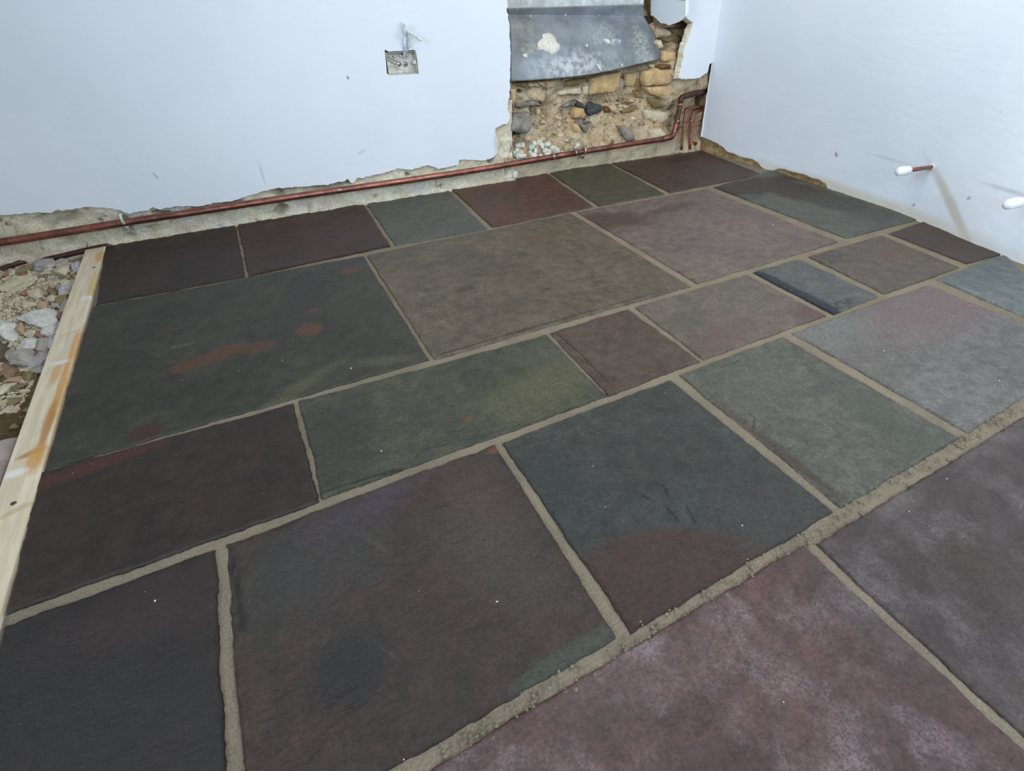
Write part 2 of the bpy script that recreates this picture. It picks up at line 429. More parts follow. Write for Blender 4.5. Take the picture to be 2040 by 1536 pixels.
add([(1425, 373), (1537, 340), (1830, 436), (1686, 474)], srgb(106, 114, 110), srgb(96, 104, 102),
    [ell(1500, 372, .30, .09, srgb(70, 52, 36), .95, rot=.0, soft=.2, wob=.35), ell(1580, 380, .12, .22, srgb(72, 54, 38), .95, rot=.3, soft=.2),  # brown patches carry the shade at the wall foot as well as staining
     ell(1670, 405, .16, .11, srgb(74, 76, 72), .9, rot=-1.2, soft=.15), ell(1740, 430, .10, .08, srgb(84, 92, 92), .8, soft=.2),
     ell(1500, 392, .09, .03, srgb(44, 42, 38), .7, grain=70)], bump=.5, label='slate flagstone with brown stain and painted shade by the right wall')
# middle row
add([(84, 941), (581, 807), (631, 998), (19, 1217)], srgb(66, 53, 49), srgb(56, 48, 46),
    [*(crack([(520,1050),(570,1030),(630,1003)],.0025)), ell(170, 935, .13, .022, srgb(98, 54, 46), .85, rot=.1, soft=.25)], bump=.35, relief=.7, label='dark wine flagstone beside the timber')
add([(598, 801), (1087, 669), (1206, 788), (646, 990)], srgb(96, 100, 84), srgb(82, 88, 78),
    [*(crack([(640,985),(690,968),(745,950),(800,935)],.0045)+crack([(828,915),(832,905),(850,895),(900,885)],.0025,srgb(50,52,46),.7)+crack([(900,885),(960,868),(1030,850),(1090,838),(1140,812)],.002,srgb(60,62,56),.6)+crack([(700,875),(730,890),(745,908)],.002,srgb(50,52,48),.6)), ell(1080, 770, .16, .07, srgb(122, 124, 92), .6, rot=.2, soft=.8), ell(660, 880, .10, .12, srgb(66, 72, 66), .7, soft=.6),
     ell(927, 838, .006, .008, srgb(150, 70, 50), .9), ell(1110, 700, .12, .05, srgb(104, 114, 100), .6, soft=.7)],
    relief=1.2, bump=.6, chips=[('B', .30, .62, .022, .0022)], label='sage green flagstone with flaked lower edge')
add([(1098, 664), (1251, 617), (1390, 719), (1214, 786)], srgb(98, 80, 72), srgb(106, 92, 84), [*(crack([(1108,664),(1150,701),(1188,739),(1218,770)],.0034))],
    chips=[('L', .0, .95, .014, .0030)], label='small brown flagstone with split edge')
add([(1267, 612), (1488, 548), (1641, 628), (1403, 714)], srgb(126, 116, 112), srgb(116, 112, 106),
    [ell(1400, 690, .25, .06, srgb(110, 88, 88), .6, rot=.1, soft=.6), ell(1620, 622, .08, .05, srgb(100, 72, 76), .7, soft=.6), ell(1370, 640, .08, .05, srgb(96, 98, 90), .7)],
    bump=.35, relief=.7, label='smooth mauve brown flagstone in the middle row')
add([(1503, 543), (1590, 517), (1746, 590), (1660, 625)], srgb(102, 114, 122), srgb(118, 126, 128),
    [ell(1600, 592, .26, .028, srgb(38, 46, 66), .9, rot=-1.2+math.pi/2+1.2, soft=.3), ell(1580, 580, .022, .26, srgb(38, 46, 64), .9, rot=0.0, soft=.4, grain=50),
     ell(1650, 540, .018, .14, srgb(46, 56, 78), .8, soft=.5, grain=60), ell(1665, 610, .10, .02, srgb(40, 46, 60), .8, soft=.4, grain=60)], bump=.7, label='narrow blue grey flagstone with dark edges')
add([(1613, 511), (1756, 470), (1908, 532), (1762, 584)], srgb(114, 104, 96), srgb(108, 102, 98),
    [ell(1650, 515, .09, .05, srgb(70, 60, 50), .7, grain=45), ell(1790, 500, .1, .06, srgb(122, 98, 84), .6)], label='taupe flagstone in the middle row')
add([(1773, 465), (1848, 440), (2012, 501), (1925, 524)], srgb(88, 70, 66), srgb(80, 66, 62), label='small wine flagstone against the right wall')
# near row
add([('f', -.696, .858), (424, 1098), ('f', -.325, .285), ('f', -.696, .285)], srgb(46, 43, 43), srgb(54, 44, 44),
    [ell(330, 1200, .16, .05, srgb(74, 58, 60), .6, soft=.7)], bump=.4, relief=.8, label='near black flagstone in the near left corner')
add([(452, 1088), (984, 889), (1222, 1268), ('f', -.285, .286)], srgb(86, 66, 63), srgb(72, 66, 61),
    [*(crack([(466,1110),(462,1140),(472,1165),(478,1195)],.004)+crack([(476,1205),(486,1222),(490,1245),(482,1262)],.006)+crack([(470,1075),(520,1060),(575,1045),(640,1012)],.0022)+crack([(742,1270),(760,1290),(790,1312)],.003,srgb(120,108,104),.6)+crack([(715,1065),(745,1082),(770,1100)],.006,srgb(120,106,100),.45)+crack([(1215,1278),(1180,1300),(1140,1325)],.004,srgb(110,50,46),.8)+crack([(1203,1262),(1208,1270),(1222,1268)],.003)), ell(720, 1020, .12, .04, srgb(88, 78, 98), .7, rot=.2, soft=.6), ell(960, 1000, .06, .12, srgb(108, 90, 86), .5, soft=.8), ell(640, 1130, .12, .08, srgb(76, 78, 80), .6, soft=.7),
     ell(1000, 1120, .07, .14, srgb(90, 88, 80), .6, rot=.4, soft=.7), ell(700, 1330, .06, .05, srgb(52, 50, 52), .8, soft=.5),
     ell(985, 898, .018, .010, srgb(142, 82, 72), .9), ell(1140, 1310, .10, .018, srgb(90, 104, 94), .8, rot=.03, soft=.5)],
    relief=1.3, bump=.6, chips=[('L', .0, .42, .016, .004), ('T', .0, .3, .012, .003)], label='large mottled purple flagstone with chipped left edge')
add([(1004, 883), (1335, 759), (1654, 1018), (1260, 1254)], srgb(82, 90, 88), srgb(74, 80, 78),
    [*(crack([(1325,1010),(1345,1030),(1350,1042)],.003)+crack([(1365,1005),(1375,1025),(1385,1045)],.003)+crack([(1300,960),(1325,975),(1330,990)],.003)+crack([(1275,985),(1300,1000)],.003)), ell(1330, 1240, .24, .16, srgb(92, 68, 64), .95, rot=-.05, soft=.10, wob=.25, ws=6), ell(1560, 1030, .12, .08, srgb(88, 82, 84), .7, soft=.6), ell(1120, 980, .05, .12, srgb(70, 78, 80), .6, soft=.6)],
    relief=1.3, bump=.7, label='slate flagstone with red brown lower half')
add([(1357, 748), (1559, 673), (1907, 872), (1674, 1007)], srgb(114, 119, 113), srgb(103, 110, 106),
    [*(crack([(1470,868),(1500,885),(1540,925),(1570,945),(1600,975)],.004,srgb(64,30,26))+crack([(1540,900),(1570,920),(1595,950),(1625,985),(1650,1008)],.0022)+crack([(1362,760),(1400,800),(1440,840),(1470,868)],.0025,srgb(50,36,30),.7)+crack([(1490,820),(1503,835),(1500,855)],.003,srgb(50,54,52),.7)+crack([(1430,735),(1455,728),(1475,718)],.002)), ell(1780, 850, .05, .14, srgb(92, 104, 98), .7, soft=.7), ell(1500, 780, .10, .10, srgb(112, 118, 112), .6, soft=.7), ell(1560, 905, .012, .18, srgb(86, 60, 52), .6, soft=.7)],
    relief=1.1, bump=.55, chips=[('L', .35, .98, .016, .0032)], label='grey green flagstone with split left edge')
add([(1583, 664), (1850, 569), (2170, 698), (1929, 861)], srgb(130, 134, 140), srgb(120, 121, 125),
    [ell(1850, 620, .30, .12, srgb(136, 120, 130), .7, soft=.5), ell(1650, 660, .12, .08, srgb(130, 140, 145), .7, soft=.7), ell(1960, 600, .25, .05, srgb(142, 112, 120), .38, rot=-.1, soft=.5)],
    bump=.4, relief=.8, label='large pale mauve grey flagstone by the right edge')
add([(1871, 557), (2012, 504), ('f', 3.06, .86), (2180, 690)], srgb(124, 140, 148), srgb(112, 128, 136), bump=.4, label='blue grey flagstone against the right wall')
# nearest row
add([('f', -.06, .249), (1601, 1090), (2050, 1508), ('f', -.06, -.25)], srgb(120, 90, 92), srgb(98, 72, 74),
    [ell(1300, 1180, .10, .03, srgb(136, 124, 130), .5, soft=.9), ell(1250, 1330, .10, .06, srgb(128, 110, 116), .4, soft=.9), ell(1720, 1220, .05, .09, srgb(98, 94, 98), .6, soft=.8)],
    dust=.36, relief=.9, bump=.5, label='dusty purple flagstone nearest the viewer')
add([(1632, 1086), (2160, 760), ('f', 2.4, -.25), (2078, 1496)], srgb(96, 84, 86), srgb(84, 72, 74),
    [ell(1900, 1180, .08, .10, srgb(74, 64, 60), .7, soft=.7), ell(1790, 1000, .06, .02, srgb(128, 122, 128), .6, soft=.8), ell(1960, 1100, .1, .06, srgb(74, 66, 58), .6, soft=.7)],
    dust=.2, relief=1.0, bump=.5, label='purple flagstone in the near right corner')

# crust of mortar smeared along the near joint
bmc = bmesh.new()
def crumb(bm, c, r, rng=random, flat=0.6, sub=1):
    ret = bmesh.ops.create_icosphere(bm, subdivisions=sub, radius=1)
    ax = [r*rng.uniform(.7, 1.3), r*rng.uniform(.7, 1.3), r*flat*rng.uniform(.7, 1.2)]
    rot = Matrix.Rotation(rng.uniform(0, 6.28), 3, 'Z') @ Matrix.Rotation(rng.uniform(-.5, .5), 3, 'X')
    for v in ret['verts']:
        q = v.co*rng.uniform(.75, 1.2)
        v.co = Vector(c) + rot @ Vector((q.x*ax[0], q.y*ax[1], q.z*ax[2]))
a, b = fl(860, 1522), fl(2035, 812)
for k in range(420):
    t = random.random(); p = a+(b-a)*t
    p = p + np.array([0, random.gauss(0, .010), 0])
    crumb(bmc, (p[0], p[1], .001), random.choice([.0015, .002, .0025, .0035]), flat=.5)
o = bm_obj('mortar_crumbs', bmc, M_MORTAR, floor); o['kind'] = 'stuff'
o['label'] = 'crumbs of lime mortar left along the near joint'

bmc = bmesh.new()
for px, py in [(308, 995), (526, 985), (310, 1198), (1097, 1163), (1133, 1194), (1478, 1048), (1523, 1032), (1938, 1105), (1100, 760), (1255, 810), (1900, 858), (1795, 808), (1885, 955), (1810, 1020), (1760, 700), (990, 1200), (880, 1060), (1520, 425), (1330, 575), (960, 575), (1540, 450), (640, 820), (700, 735), (460, 895), (1300, 560), (1620, 700), (1990, 760), (1930, 660), (1560, 1400), (1510, 1120), (760, 900), (1180, 930)]:
    p = fl(px, py); crumb(bmc, (p[0], p[1], .0022), random.choice([.0012, .0016, .0022]), flat=.8)
for k in range(160):
    p = (random.uniform(TBX+.02, 2.3), random.uniform(.2, 2.25)); crumb(bmc, (p[0], p[1], .0018), random.choice([.0007, .0009, .0012]), flat=.8)
o = bm_obj('lime_specks', bmc, simple_mat('lime_speck', srgb(226, 220, 208), srgb(206, 200, 186)), floor); o['kind'] = 'stuff'; o['label'] = 'pale lime specks scattered on the flagstones'

# ------------------------------------------------------------------ back wall
def on_back(x, z, off=0.0): return (x, YB+LB*z-off, z)
def to_xz(px, py, off=0.0):
    p = bw(px, py, off); return np.array([p[0], p[2]])
xl = to_xz(1013, 60)[0]; xr = px_x(1365, 0, 0)[0] if False else 2.690*S
# solid masonry behind everything, with the recess cut from it (three blocks)
M_CORE = simple_mat('rubble_core', srgb(186, 162, 128), srgb(146, 122, 92), 26, 0.95, 1.0, 0.012)
M_CORE.name = 'rubble_core'
bm = bmesh.new()
yb0, yb1 = YB+0.10, YB+0.75
box(bm, (XL-0.1, yb0, -0.3), (xl-0.01, yb1, ZT)); box(bm, (xr+0.02, yb0+.06, 0.6), (XR+0.2, yb1, ZT))
box(bm, (xl-0.01, YB+0.36, -0.3), (XR+0.2, yb1, 2.0)); box(bm, (xl-0.01, yb0, 2.0), (xr+.02, yb1, ZT))
wall_back = structure(bm_obj('wall_back', bm, M_CORE, smooth=False), 'old rubble wall with white plaster broken away at its foot')

# footing strip of lime mortar under the plaster
def foot_mat():
    N = NT('lime_footing')
    c = N.mix(N.rng(N.noise(14, 6, 0.62), 0.36, 0.64), srgb(226, 218, 196), srgb(204, 192, 166))
    c = N.mix(N.rng(N.noise(8, 5, 0.65), 0.52, 0.66, 0, .85), c, srgb(206, 204, 196))
    c = N.mix(N.rng(N.noise(18, 6, 0.7, dist=.8), 0.58, 0.68, 0, .9), c, srgb(120, 102, 76))
    c = N.mix(1.0, c, N.mix(N.rng(N.noise(150, 3, 0.7), 0.3, 0.7), (0.78,)*3+(1,), (1.2,)*3+(1,)), 'MULTIPLY')
    N.bump(N.math('ADD', N.noise(55, 6, 0.7), N.math('MULTIPLY', N.noise(210, 3, 0.7), .4)), 0.8, 0.008)
    return N.done(c, 0.92, 0.2)
M_FOOT = foot_mat()
gx = np.arange(XL, xl+0.014, 0.008); gz = np.arange(-0.16, 0.36, 0.007)
X, Z = np.meshgrid(gx, gz)
off = -0.020 + 0.018*np.clip(1-Z/0.09, 0, 1)
off = off + 0.013*fbm(X, 0.5, Z, 12, 5, .62) + 0.007*ridge(X, 2.5, Z, 22, 4)
for fx, fz, fw, fh, fd in ((100, 442, .035, .018, .05), (135, 432, .03, .016, .05), (400, 416, .03, .012, .045), (450, 407, .05, .014, .05), (560, 382, .05, .010, .035), (640, 374, .07, .012, .05), (690, 362, .04, .012, .05), (255, 450, .010, .03, .05), (130, 478, .03, .015, .04), (300, 455, .06, .008, .03), (545, 425, .03, .010, .04), (880, 334, .02, .006, .03)):
    q_ = bw(fx, fz, -.01); off = off - fd*np.clip((Z-.012)/.03, 0, 1)*np.exp(-(((X-q_[0])/fw)**2+((Z-q_[2])/fh)**2)*(1+.9*fbm(X, 4.4, Z, 30, 3))) - 0.030*np.clip(fbm(X, 7.7, Z*1.6, 7, 4)-.28, 0, 1)*4*np.clip(.14-Z, 0, .04)/.04*np.clip((Z-.01)/.04, 0, 1)
off = np.clip(off, -0.075, 0.02)
off = np.where(Z < 0.0, off+0.0, off)
V = np.stack([X, YB+LB*Z-off, Z], -1).reshape(-1, 3)
mesh('mortar_footing', V, gridfaces(len(gx), len(gz)), M_FOOT, wall_back)['label'] = 'cream crumbling lime mortar exposed below the plaster'

# plaster skins ------------------------------------------------------------
M_WALLB = wall_mat('wall_paint_back', [dict(c=bw(990, 285), rx=.02, ry=.05, rot=0, pc=srgb(200, 190, 168), strength=.6, soft=.5), dict(c=bw(693, 155), rx=.005, ry=.006, rot=.4, pc=srgb(120, 118, 116), strength=.8, soft=.3), dict(c=bw(310, 350), rx=.004, ry=.012, rot=.5, pc=srgb(176, 176, 178), strength=.7, soft=.5), dict(c=bw(522, 345), rx=.004, ry=.035, rot=0, pc=srgb(186, 186, 188), strength=.5, soft=.7), dict(c=bw(720, 303), rx=.02, ry=.005, rot=.3, pc=srgb(196, 196, 194), strength=.6, soft=.6)])
def jitter(pts, amp, step, seed=0.0, lock=None):
    out = []
    for q in densify(pts, step):
        if lock is None or lock(q):
            n = np.array([fbm(q[0], seed, q[1], 45, 4, .6), fbm(q[0], seed+40, q[1], 45, 4, .6)])
            q = q + amp*n
        out.append(q)
    return out
def plaster(name, outline, holes, mats, parent, thick, bevel, ragged, seed, plane=on_back):
    """front face with ragged edges, a broken sloping edge behind it"""
    loops = [jitter(outline, .006, .006, seed, ragged)] + [jitter(h, .0015, .004, seed+5) for h in holes]
    tess = geometry.tessellate_polygon([[Vector((p[0], p[1], 0)) for p in lp] for lp in loops])
    flat = [p for lp in loops for p in lp]
    v = [plane(p[0], p[1], 0) for p in flat]; f = [tuple(t) for t in tess]; mi = [0]*len(f)
    base = 0
    for li, lp in enumerate(loops):
        n = len(lp); A = np.array(lp)
        T = np.roll(A, -3, 0)-np.roll(A, 3, 0); T /= np.linalg.norm(T, axis=1)[:, None]+1e-9
        area2 = np.sum(A[:, 0]*np.roll(A[:, 1], -1)-np.roll(A[:, 0], -1)*A[:, 1])
        Nn = np.stack([T[:, 1], -T[:, 0]], 1)*(1 if area2 > 0 else -1)
        if li > 0: Nn = -Nn
        prev = list(range(base, base+n)); base += n
        bv = bevel if li == 0 else 0.002
        for (kk, th) in ((.45, .30), (1.0, 1.0)):
            cur = []
            for j in range(n):
                rag = ragged(A[j]) if li == 0 else True
                w = bv*kk*(0.75+1.1*abs(fbm(A[j][0], seed+kk*9, A[j][1], 38, 3)))*(1 if rag else 0)
                q = A[j]+Nn[j]*w*(1 if li == 0 else -1)*(1 if li == 0 else -1)
                cur.append(len(v)); v.append(plane(q[0], q[1], -thick*th))
            for j in range(n):
                f.append((prev[j], prev[(j+1) % n], cur[(j+1) % n], cur[j])); mi.append(1)
            prev = cur
    ob = mesh(name, v, f, mats, parent, smooth=False)
    ob.data.polygons.foreach_set('material_index', mi)
    bm = bmesh.new(); bm.from_mesh(ob.data); bmesh.ops.recalc_face_normals(bm, faces=bm.faces[:]); bm.to_mesh(ob.data); bm.free()
    return ob
edge_px = [(0,430),(40,426),(75,423),(100,423.5),(107,420),(157,416),(166,413),(209,414),(227,416),(257,426),(295,418),(304,412.5),(320,417),
 (345,412),(369,411),(406,409),(422,405),(463,400),(488,393),(521,382),(554,374),(612,371),(665,366),(694,358),(702,366),(710,356),(739,351),(768,343),
 (793,336),(818,338),(855,329),(875,337),(912,329),(916,318),(966,320),(984,312),(991,304),(991,282),(986,258),(995,251),(1010,246),(1017,233),(1012,217),
 (1011,205),(1015,195),(1016.5,141),(1017,118),(1016,80),(1015,47),(1009,19),(1012,12),(1010,0)]
ol = [to_xz(*p) for p in edge_px]
top = ZT
ol = [np.array([XL, ol[0][1]+.0])] + ol + [np.array([ol[-1][0], top]), np.array([XL, top])]
rag = lambda q: q[0] > XL+.01 and q[1] < top-.01
hole = [to_xz(*p) for p in [(766.5,99),(775,103),(800,101.5),(826,99.5),(829,104),(832,123),(834.5,147),(826,147.5),(800,149),(776,150),(771,147),(769,124)]]
plaster('plaster', ol, [hole], [M_WALLB, M_CREAM], wall_back, .022, .008, rag, 1.0)['label'] = 'white painted plaster, ragged along its lower edge'

# right hand strip of plaster between the recess and the corner
pr_px = [(1366,0),(1365,34),(1374,40),(1381,45),(1378,54),(1374,68),(1370,80),(1365,91),(1362,104),(1360,117),(1357,132),(1354.6,143),(1352,155),(1360,157),(1370,157.6),(1383,157),(1393.6,155),(1402,150),(1409,144),(1414,128)]
ol2 = [to_xz(*p) for p in pr_px]
def cornerx(z): return rwx(YB+LB*z, z)+.004
ol2 = ol2 + [np.array([cornerx(ol2[-1][1]), ol2[-1][1]+.01]), np.array([cornerx(.75), .75]), np.array([cornerx(top), top]), np.array([ol2[0][0], top])]
rag2 = lambda q: q[1] < ol2[0][1]+.02 and q[0] < cornerx(q[1])-.02
plaster('plaster', ol2, [], [M_WALLB, M_CREAM], wall_back, .030, .012, rag2, 4.0)['label'] = 'white plaster strip between the recess and the corner'

# plastered reveal of the recess
rv_px = [(1296.5,0),(1296,30),(1303,33),(1310,40),(1316,46),(1325,47),(1333,51),(1340,48),(1352,44),(1362,36),(1365.5,33),(1366,0)]
rv = [px_x(px, py, xr) for (px, py) in rv_px]
bmv = bmesh.new()
lp = densify([(p[1], p[2]) for p in rv], .006)
lp = [q+np.array([fbm(q[0], 3, q[1], 60, 3), fbm(q[0], 8, q[1], 60, 3)])*(.004 if 0.66 < q[1] < .70 and q[0] > YB+.06 else .0015) for q in lp]
ytop = [(rv[-1][1], ZT), (rv[0][1], ZT)]
loopv = [(xr, q[0], q[1]) for q in lp[:-1]]
zmin0, zmax0 = rv[0][2], rv[-1][2]
front = [bmv.verts.new(p) for p in loopv]; back_ = [bmv.verts.new((p[0]+.02, p[1]+.002, p[2]+.006)) for p in loopv]
bmv.faces.new(front)
for j in range(len(front)):
    k = (j+1) % len(front); bmv.faces.new((front[j], front[k], back_[k], back_[j]))
y0, y1 = rv[-1][1], rv[0][1]
box(bmv, (xr, y0-.0, max(zmin0, zmax0)-.002), (xr+.02, y1, ZT))
bm_obj('recess_reveal', bmv, [M_WALLB], wall_back, smooth=False)['label'] = 'white plastered side of the recess'
# board closing the back of the recess
M_BOARD = simple_mat('painted_board', srgb(206, 212, 214), srgb(186, 192, 190), 9, .6, .1, fine=30)
yr = YB + .31*S
zb_ = px_x(1150, 12, 0) if False else None
def on_y(px, py, y):
    d = ray(px, py); return EYE + d*(y/d[1])
pb = on_y(1150, 8, yr)
bm = bmesh.new(); box(bm, (xl-.15, yr, pb[2]-.06), (on_y(1283, 0, yr)[0], yr+.02, 2.0)); bm_obj('board', bm, M_BOARD, wall_back, smooth=False)['label'] = 'pale painted board at the back of the recess'

# loose rubble core inside the recess -------------------------------------
ctl = [(1000,335,0),(1010,325,0),(1060,322,0),(1100,315,0),(1200,300,0),(1300,287,0),(1340,283,-.005),(1380,295,0),(1410,290,-.005),
 (1050,316,-.02),(1150,300,-.02),(1250,285,-.02),(1320,270,-.03),
 (1000,285,-.07),(1015,268,-.10),(1040,285,-.08),(1030,250,-.04),(1100,255,-.085),(1180,255,-.085),(1260,250,-.08),(1320,248,-.06),
 (1030,215,-.07),(1075,217,-.12),(1130,222,-.10),(1180,206,-.12),(1245,212,-.13),(1300,212,-.10),(1330,215,-.07),
 (1030,182,-.075),(1100,178,-.09),(1165,178,-.1),(1215,180,-.09),(1268,172,-.12),(1320,165,-.08),
 (1030,150,-.12),(1150,140,-.13),(1250,118,-.15),(1300,80,-.20),(1312,55,-.22),(1300,35,-.24),
 (1030,100,-.22),(1150,95,-.23),(1240,85,-.24),(1030,60,-.28),(1150,50,-.28),(1250,40,-.29),(1030,10,-.32),(1150,5,-.32),(1265,5,-.32),(1030,-80,-.34),(1150,-80,-.34),(1280,-80,-.34),(1015,120,-.18),(1335,70,-.07),(1345,95,-.055),(1340,125,-.055),(1345,150,-.05),(1332,200,-.05),(1338,240,-.07),
 (1355,170,-.03),(1380,165,-.025),(1400,160,-.03),(1360,200,-.045),(1390,200,-.05),(1408,190,-.12),(1360,250,-.05),(1385,250,-.045),(1400,230,-.03),(1380,278,-.04)]
C3 = np.array([[*bw(px, py, d)[[0, 2]], d] for px, py, d in ctl])
def core_off(x, z):
    x, z = np.asarray(x, float), np.asarray(z, float)
    num = 0; den = 0
    for cx, cz, d in C3:
        w = 1/((x-cx)**2+(z-cz)**2+2e-4)**1.6
        num = num+w*d; den = den+w
    return num/den
gx = np.arange(xl-0.04, 3.16*S, 0.006); gz = np.arange(-0.03, 0.72, 0.006)
X, Z = np.meshgrid(gx, gz)
O = core_off(X, Z)
DENT = [(350,925,24,.06),(110,1140,30,.05),(1110,885,26,.07),(1420,855,22,.05),(1520,915,24,.05),(860,690,14,.04),(460,705,12,.05),(1800,830,62,.20),(1830,770,30,.10),(240,775,16,.04),
 (1275,700,10,.05),(560,900,12,.03),(1080,700,10,.03),(190,1300,30,.03),(330,690,8,.03),(780,960,12,.03),(1180,760,14,.03),(640,680,14,.03),(1500,1080,18,.04),(1560,1000,12,.05)]
def dents(x, z):
    r = 0
    for zx, zy, rad, dep in DENT:
        c = bw(zx/4.25+980, zy/4.25, -.06); q = rad/4.25*np.dot(c-EYE, FWD)/F
        r = r - dep*np.exp(-(((x-c[0])/(q*1.35))**2+((z-c[2])/(q*.8))**2)**1.5)
    return r
O = O + dents(X, Z)
deep = np.clip(-O/0.05, 0.25, 1)
O = O + deep*(0.026*fbm(X, 1.5, Z, 13, 5, .55)+0.007*ridge(X, 5.5, Z, 30, 3)) + .006*fbm(X, 9.5, Z, 40, 4, .65)*np.clip(-O/.04, .4, 1)
O = np.where(Z < .05, np.minimum(O, .012), O)
V = np.stack([X, YB+LB*Z-O, Z], -1).reshape(-1, 3)
def core_mat():
    N = NT('crumbled_core')
    c = N.mix(N.rng(N.noise(16, 6, 0.62), 0.36, 0.64), srgb(212, 192, 160), srgb(184, 162, 130))
    c = N.mix(N.rng(N.noise(9, 5, 0.65), 0.54, 0.66, 0, .8), c, srgb(204, 194, 172))
    c = N.mix(N.rng(N.noise(24, 6, 0.7, dist=.8), 0.55, 0.66, 0, .9), c, srgb(116, 90, 62))
    c = N.mix(N.rng(N.vor(90), 0.22, 0.10, 0, .5), c, srgb(220, 208, 184))
    c = N.mix(1.0, c, N.mix(N.rng(N.noise(170, 3, 0.7), 0.3, 0.7), (0.74,)*3+(1,), (1.2,)*3+(1,)), 'MULTIPLY')
    c = N.patch(c, (1.75, 0, .015), 1.1, .055, 0, srgb(222, 208, 178), .65, soft=.6, axes='xz', wob=.8)
    c = N.patch(c, bw(1382, 235, -.05), .075, .13, 0, srgb(150, 120, 92), .8, soft=.5, axes='xz', wob=.5)
    c = N.patch(c, bw(1325, 235, -.08), .05, .07, 0, srgb(140, 112, 84), .7, soft=.7, axes='xz', wob=.6)
    N.bump(N.math('ADD', N.noise(70, 6, 0.72), N.math('MULTIPLY', N.noise(240, 3, 0.7), .5)), 0.9, 0.008)
    return N.done(c, 0.95, 0.15)
M_CORE2 = core_mat()
mesh('rubble_core', V, gridfaces(len(gx), len(gz)), M_CORE2, wall_back)['label'] = 'crumbling tan lime and earth core inside the wall recess'

# stones built into the recess
def stone_mat(name, a, b, scale=18, bump=.5): return simple_mat(name, a, b, scale, .85, bump, .005, .25)
MS = {'och': stone_mat('ochre_stone', srgb(206, 176, 132), srgb(186, 154, 110)), 'tan': stone_mat('tan_stone', srgb(210, 188, 154), srgb(192, 168, 134)),
      'brn': stone_mat('brown_stone', srgb(128, 92, 54), srgb(104, 76, 46)), 'oli': stone_mat('olive_stone', srgb(150, 126, 84), srgb(124, 106, 72)),
      'dark': stone_mat('dark_slate_and_gap', srgb(84, 84, 86), srgb(54, 54, 56)), 'grey': stone_mat('grey_stone', srgb(150, 144, 134), srgb(104, 98, 92)),
      'pale': stone_mat('pale_lime_stone', srgb(214, 200, 172), srgb(194, 180, 152)), 'void': stone_mat('void_dark', srgb(56, 44, 30), srgb(40, 32, 22)),
      'white': stone_mat('white_plaster_lump', srgb(226, 224, 212), srgb(208, 206, 194), 30), 'mint': stone_mat('greenish_plaster_lump', srgb(190, 204, 190), srgb(170, 184, 172), 30)}
def wall_stone(zp, kind, proud=.015, back=.05, label=None, rough=.004):
    px = [(x/4.25+980, y/4.25) for x, y in zp]
    cx, cy = np.mean([p[0] for p in px]), np.mean([p[1] for p in px])
    off = -.05
    for _ in range(6):
        q = bw(cx, cy, off); off = float(core_off(q[0], q[2]))+proud+.012
    P = [bw(*p, off)[[0, 2]] for p in px]
    c = np.mean(P, 0)
    loop = densify(P, .012)
    sd = random.uniform(0, 90)
    loop = [q+rough*np.array([fbm(q[0], sd, q[1], 40, 3), fbm(q[0], sd+20, q[1], 40, 3)]) for q in loop]
    n = len(loop); v = []; f = []
    size = min(.02, .22*math.sqrt(abs(sum(loop[i][0]*loop[(i+1) % n][1]-loop[(i+1) % n][0]*loop[i][1] for i in range(n)))/2))
    rings = [(0, -back), (0, -.010), (.25, -.003), (.65, 0.0), (.0, 0)]
    for ri, (ins, dep) in enumerate(rings[:-1]):
        for q in loop:
            d = c-q; L = np.linalg.norm(d)+1e-9
            qq = q+d/L*min(size*ins*1.2, L*.6)
            dd = off+dep+.004*fbm(qq[0], sd+7, qq[1], 22, 3)*(ri > 0)
            v.append(on_back(qq[0], qq[1], dd))
    ins2 = []
    for q in loop:
        qq = q+(c-q)*.6; ins2.append(len(v)); v.append(on_back(qq[0], qq[1], off+.003+.006*fbm(qq[0], sd+7, qq[1], 22, 3)))
    cc = len(v); v.append(on_back(c[0], c[1], off+.004))
    for r in range(4):
        for j in range(n):
            k = (j+1) % n
            f.append((r*n+j, r*n+k, (r+1)*n+k, (r+1)*n+j))
    for j in range(n): f.append((ins2[j], ins2[(j+1) % n], cc))
    ob = mesh('stone', v, f, MS[kind], wall_back, smooth=True)
    bm = bmesh.new(); bm.from_mesh(ob.data); bmesh.ops.recalc_face_normals(bm, faces=bm.faces[:]); bm.to_mesh(ob.data); bm.free()
    if label: ob['label'] = label
    return ob
wall_stone([(845,665),(1100,605),(1095,660),(1075,720),(1040,785),(880,800),(830,808),(826,760),(850,720)], 'och', .02, label='large ochre stone under the grey sheet')
wall_stone([(1130,625),(1240,610),(1225,690),(1200,745),(1140,725)], 'och', .012)
wall_stone([(1090,650),(1125,640),(1120,720),(1085,722)], 'brn', -.005)
wall_stone([(1215,690),(1245,650),(1275,700),(1255,775),(1205,775)], 'oli', .005)
wall_stone([(1262,640),(1300,625),(1296,690),(1282,695)], 'oli', .0)
wall_stone([(1310,610),(1400,580),(1525,600),(1530,690),(1500,722),(1380,722),(1310,735),(1298,680)], 'och', .03, label='squarish ochre stone at the right of the recess')
wall_stone([(1312,742),(1500,730),(1560,770),(1540,825),(1440,832),(1340,800)], 'och', .012)
wall_stone([(300,770),(360,740),(420,745),(465,780),(460,840),(435,865),(350,850),(300,820)], 'tan', .02)
wall_stone([(157,750),(205,755),(210,850),(157,900)], 'tan', .02)
wall_stone([(225,760),(262,755),(260,820),(228,825)], 'brn', -.01)
wall_stone([(178,700),(302,697),(300,742),(180,742)], 'oli', .012)
wall_stone([(310,697),(380,695),(425,735),(380,738),(310,735)], 'tan', .01)
wall_stone([(395,695),(455,685),(452,740),(430,738)], 'tan', .01)
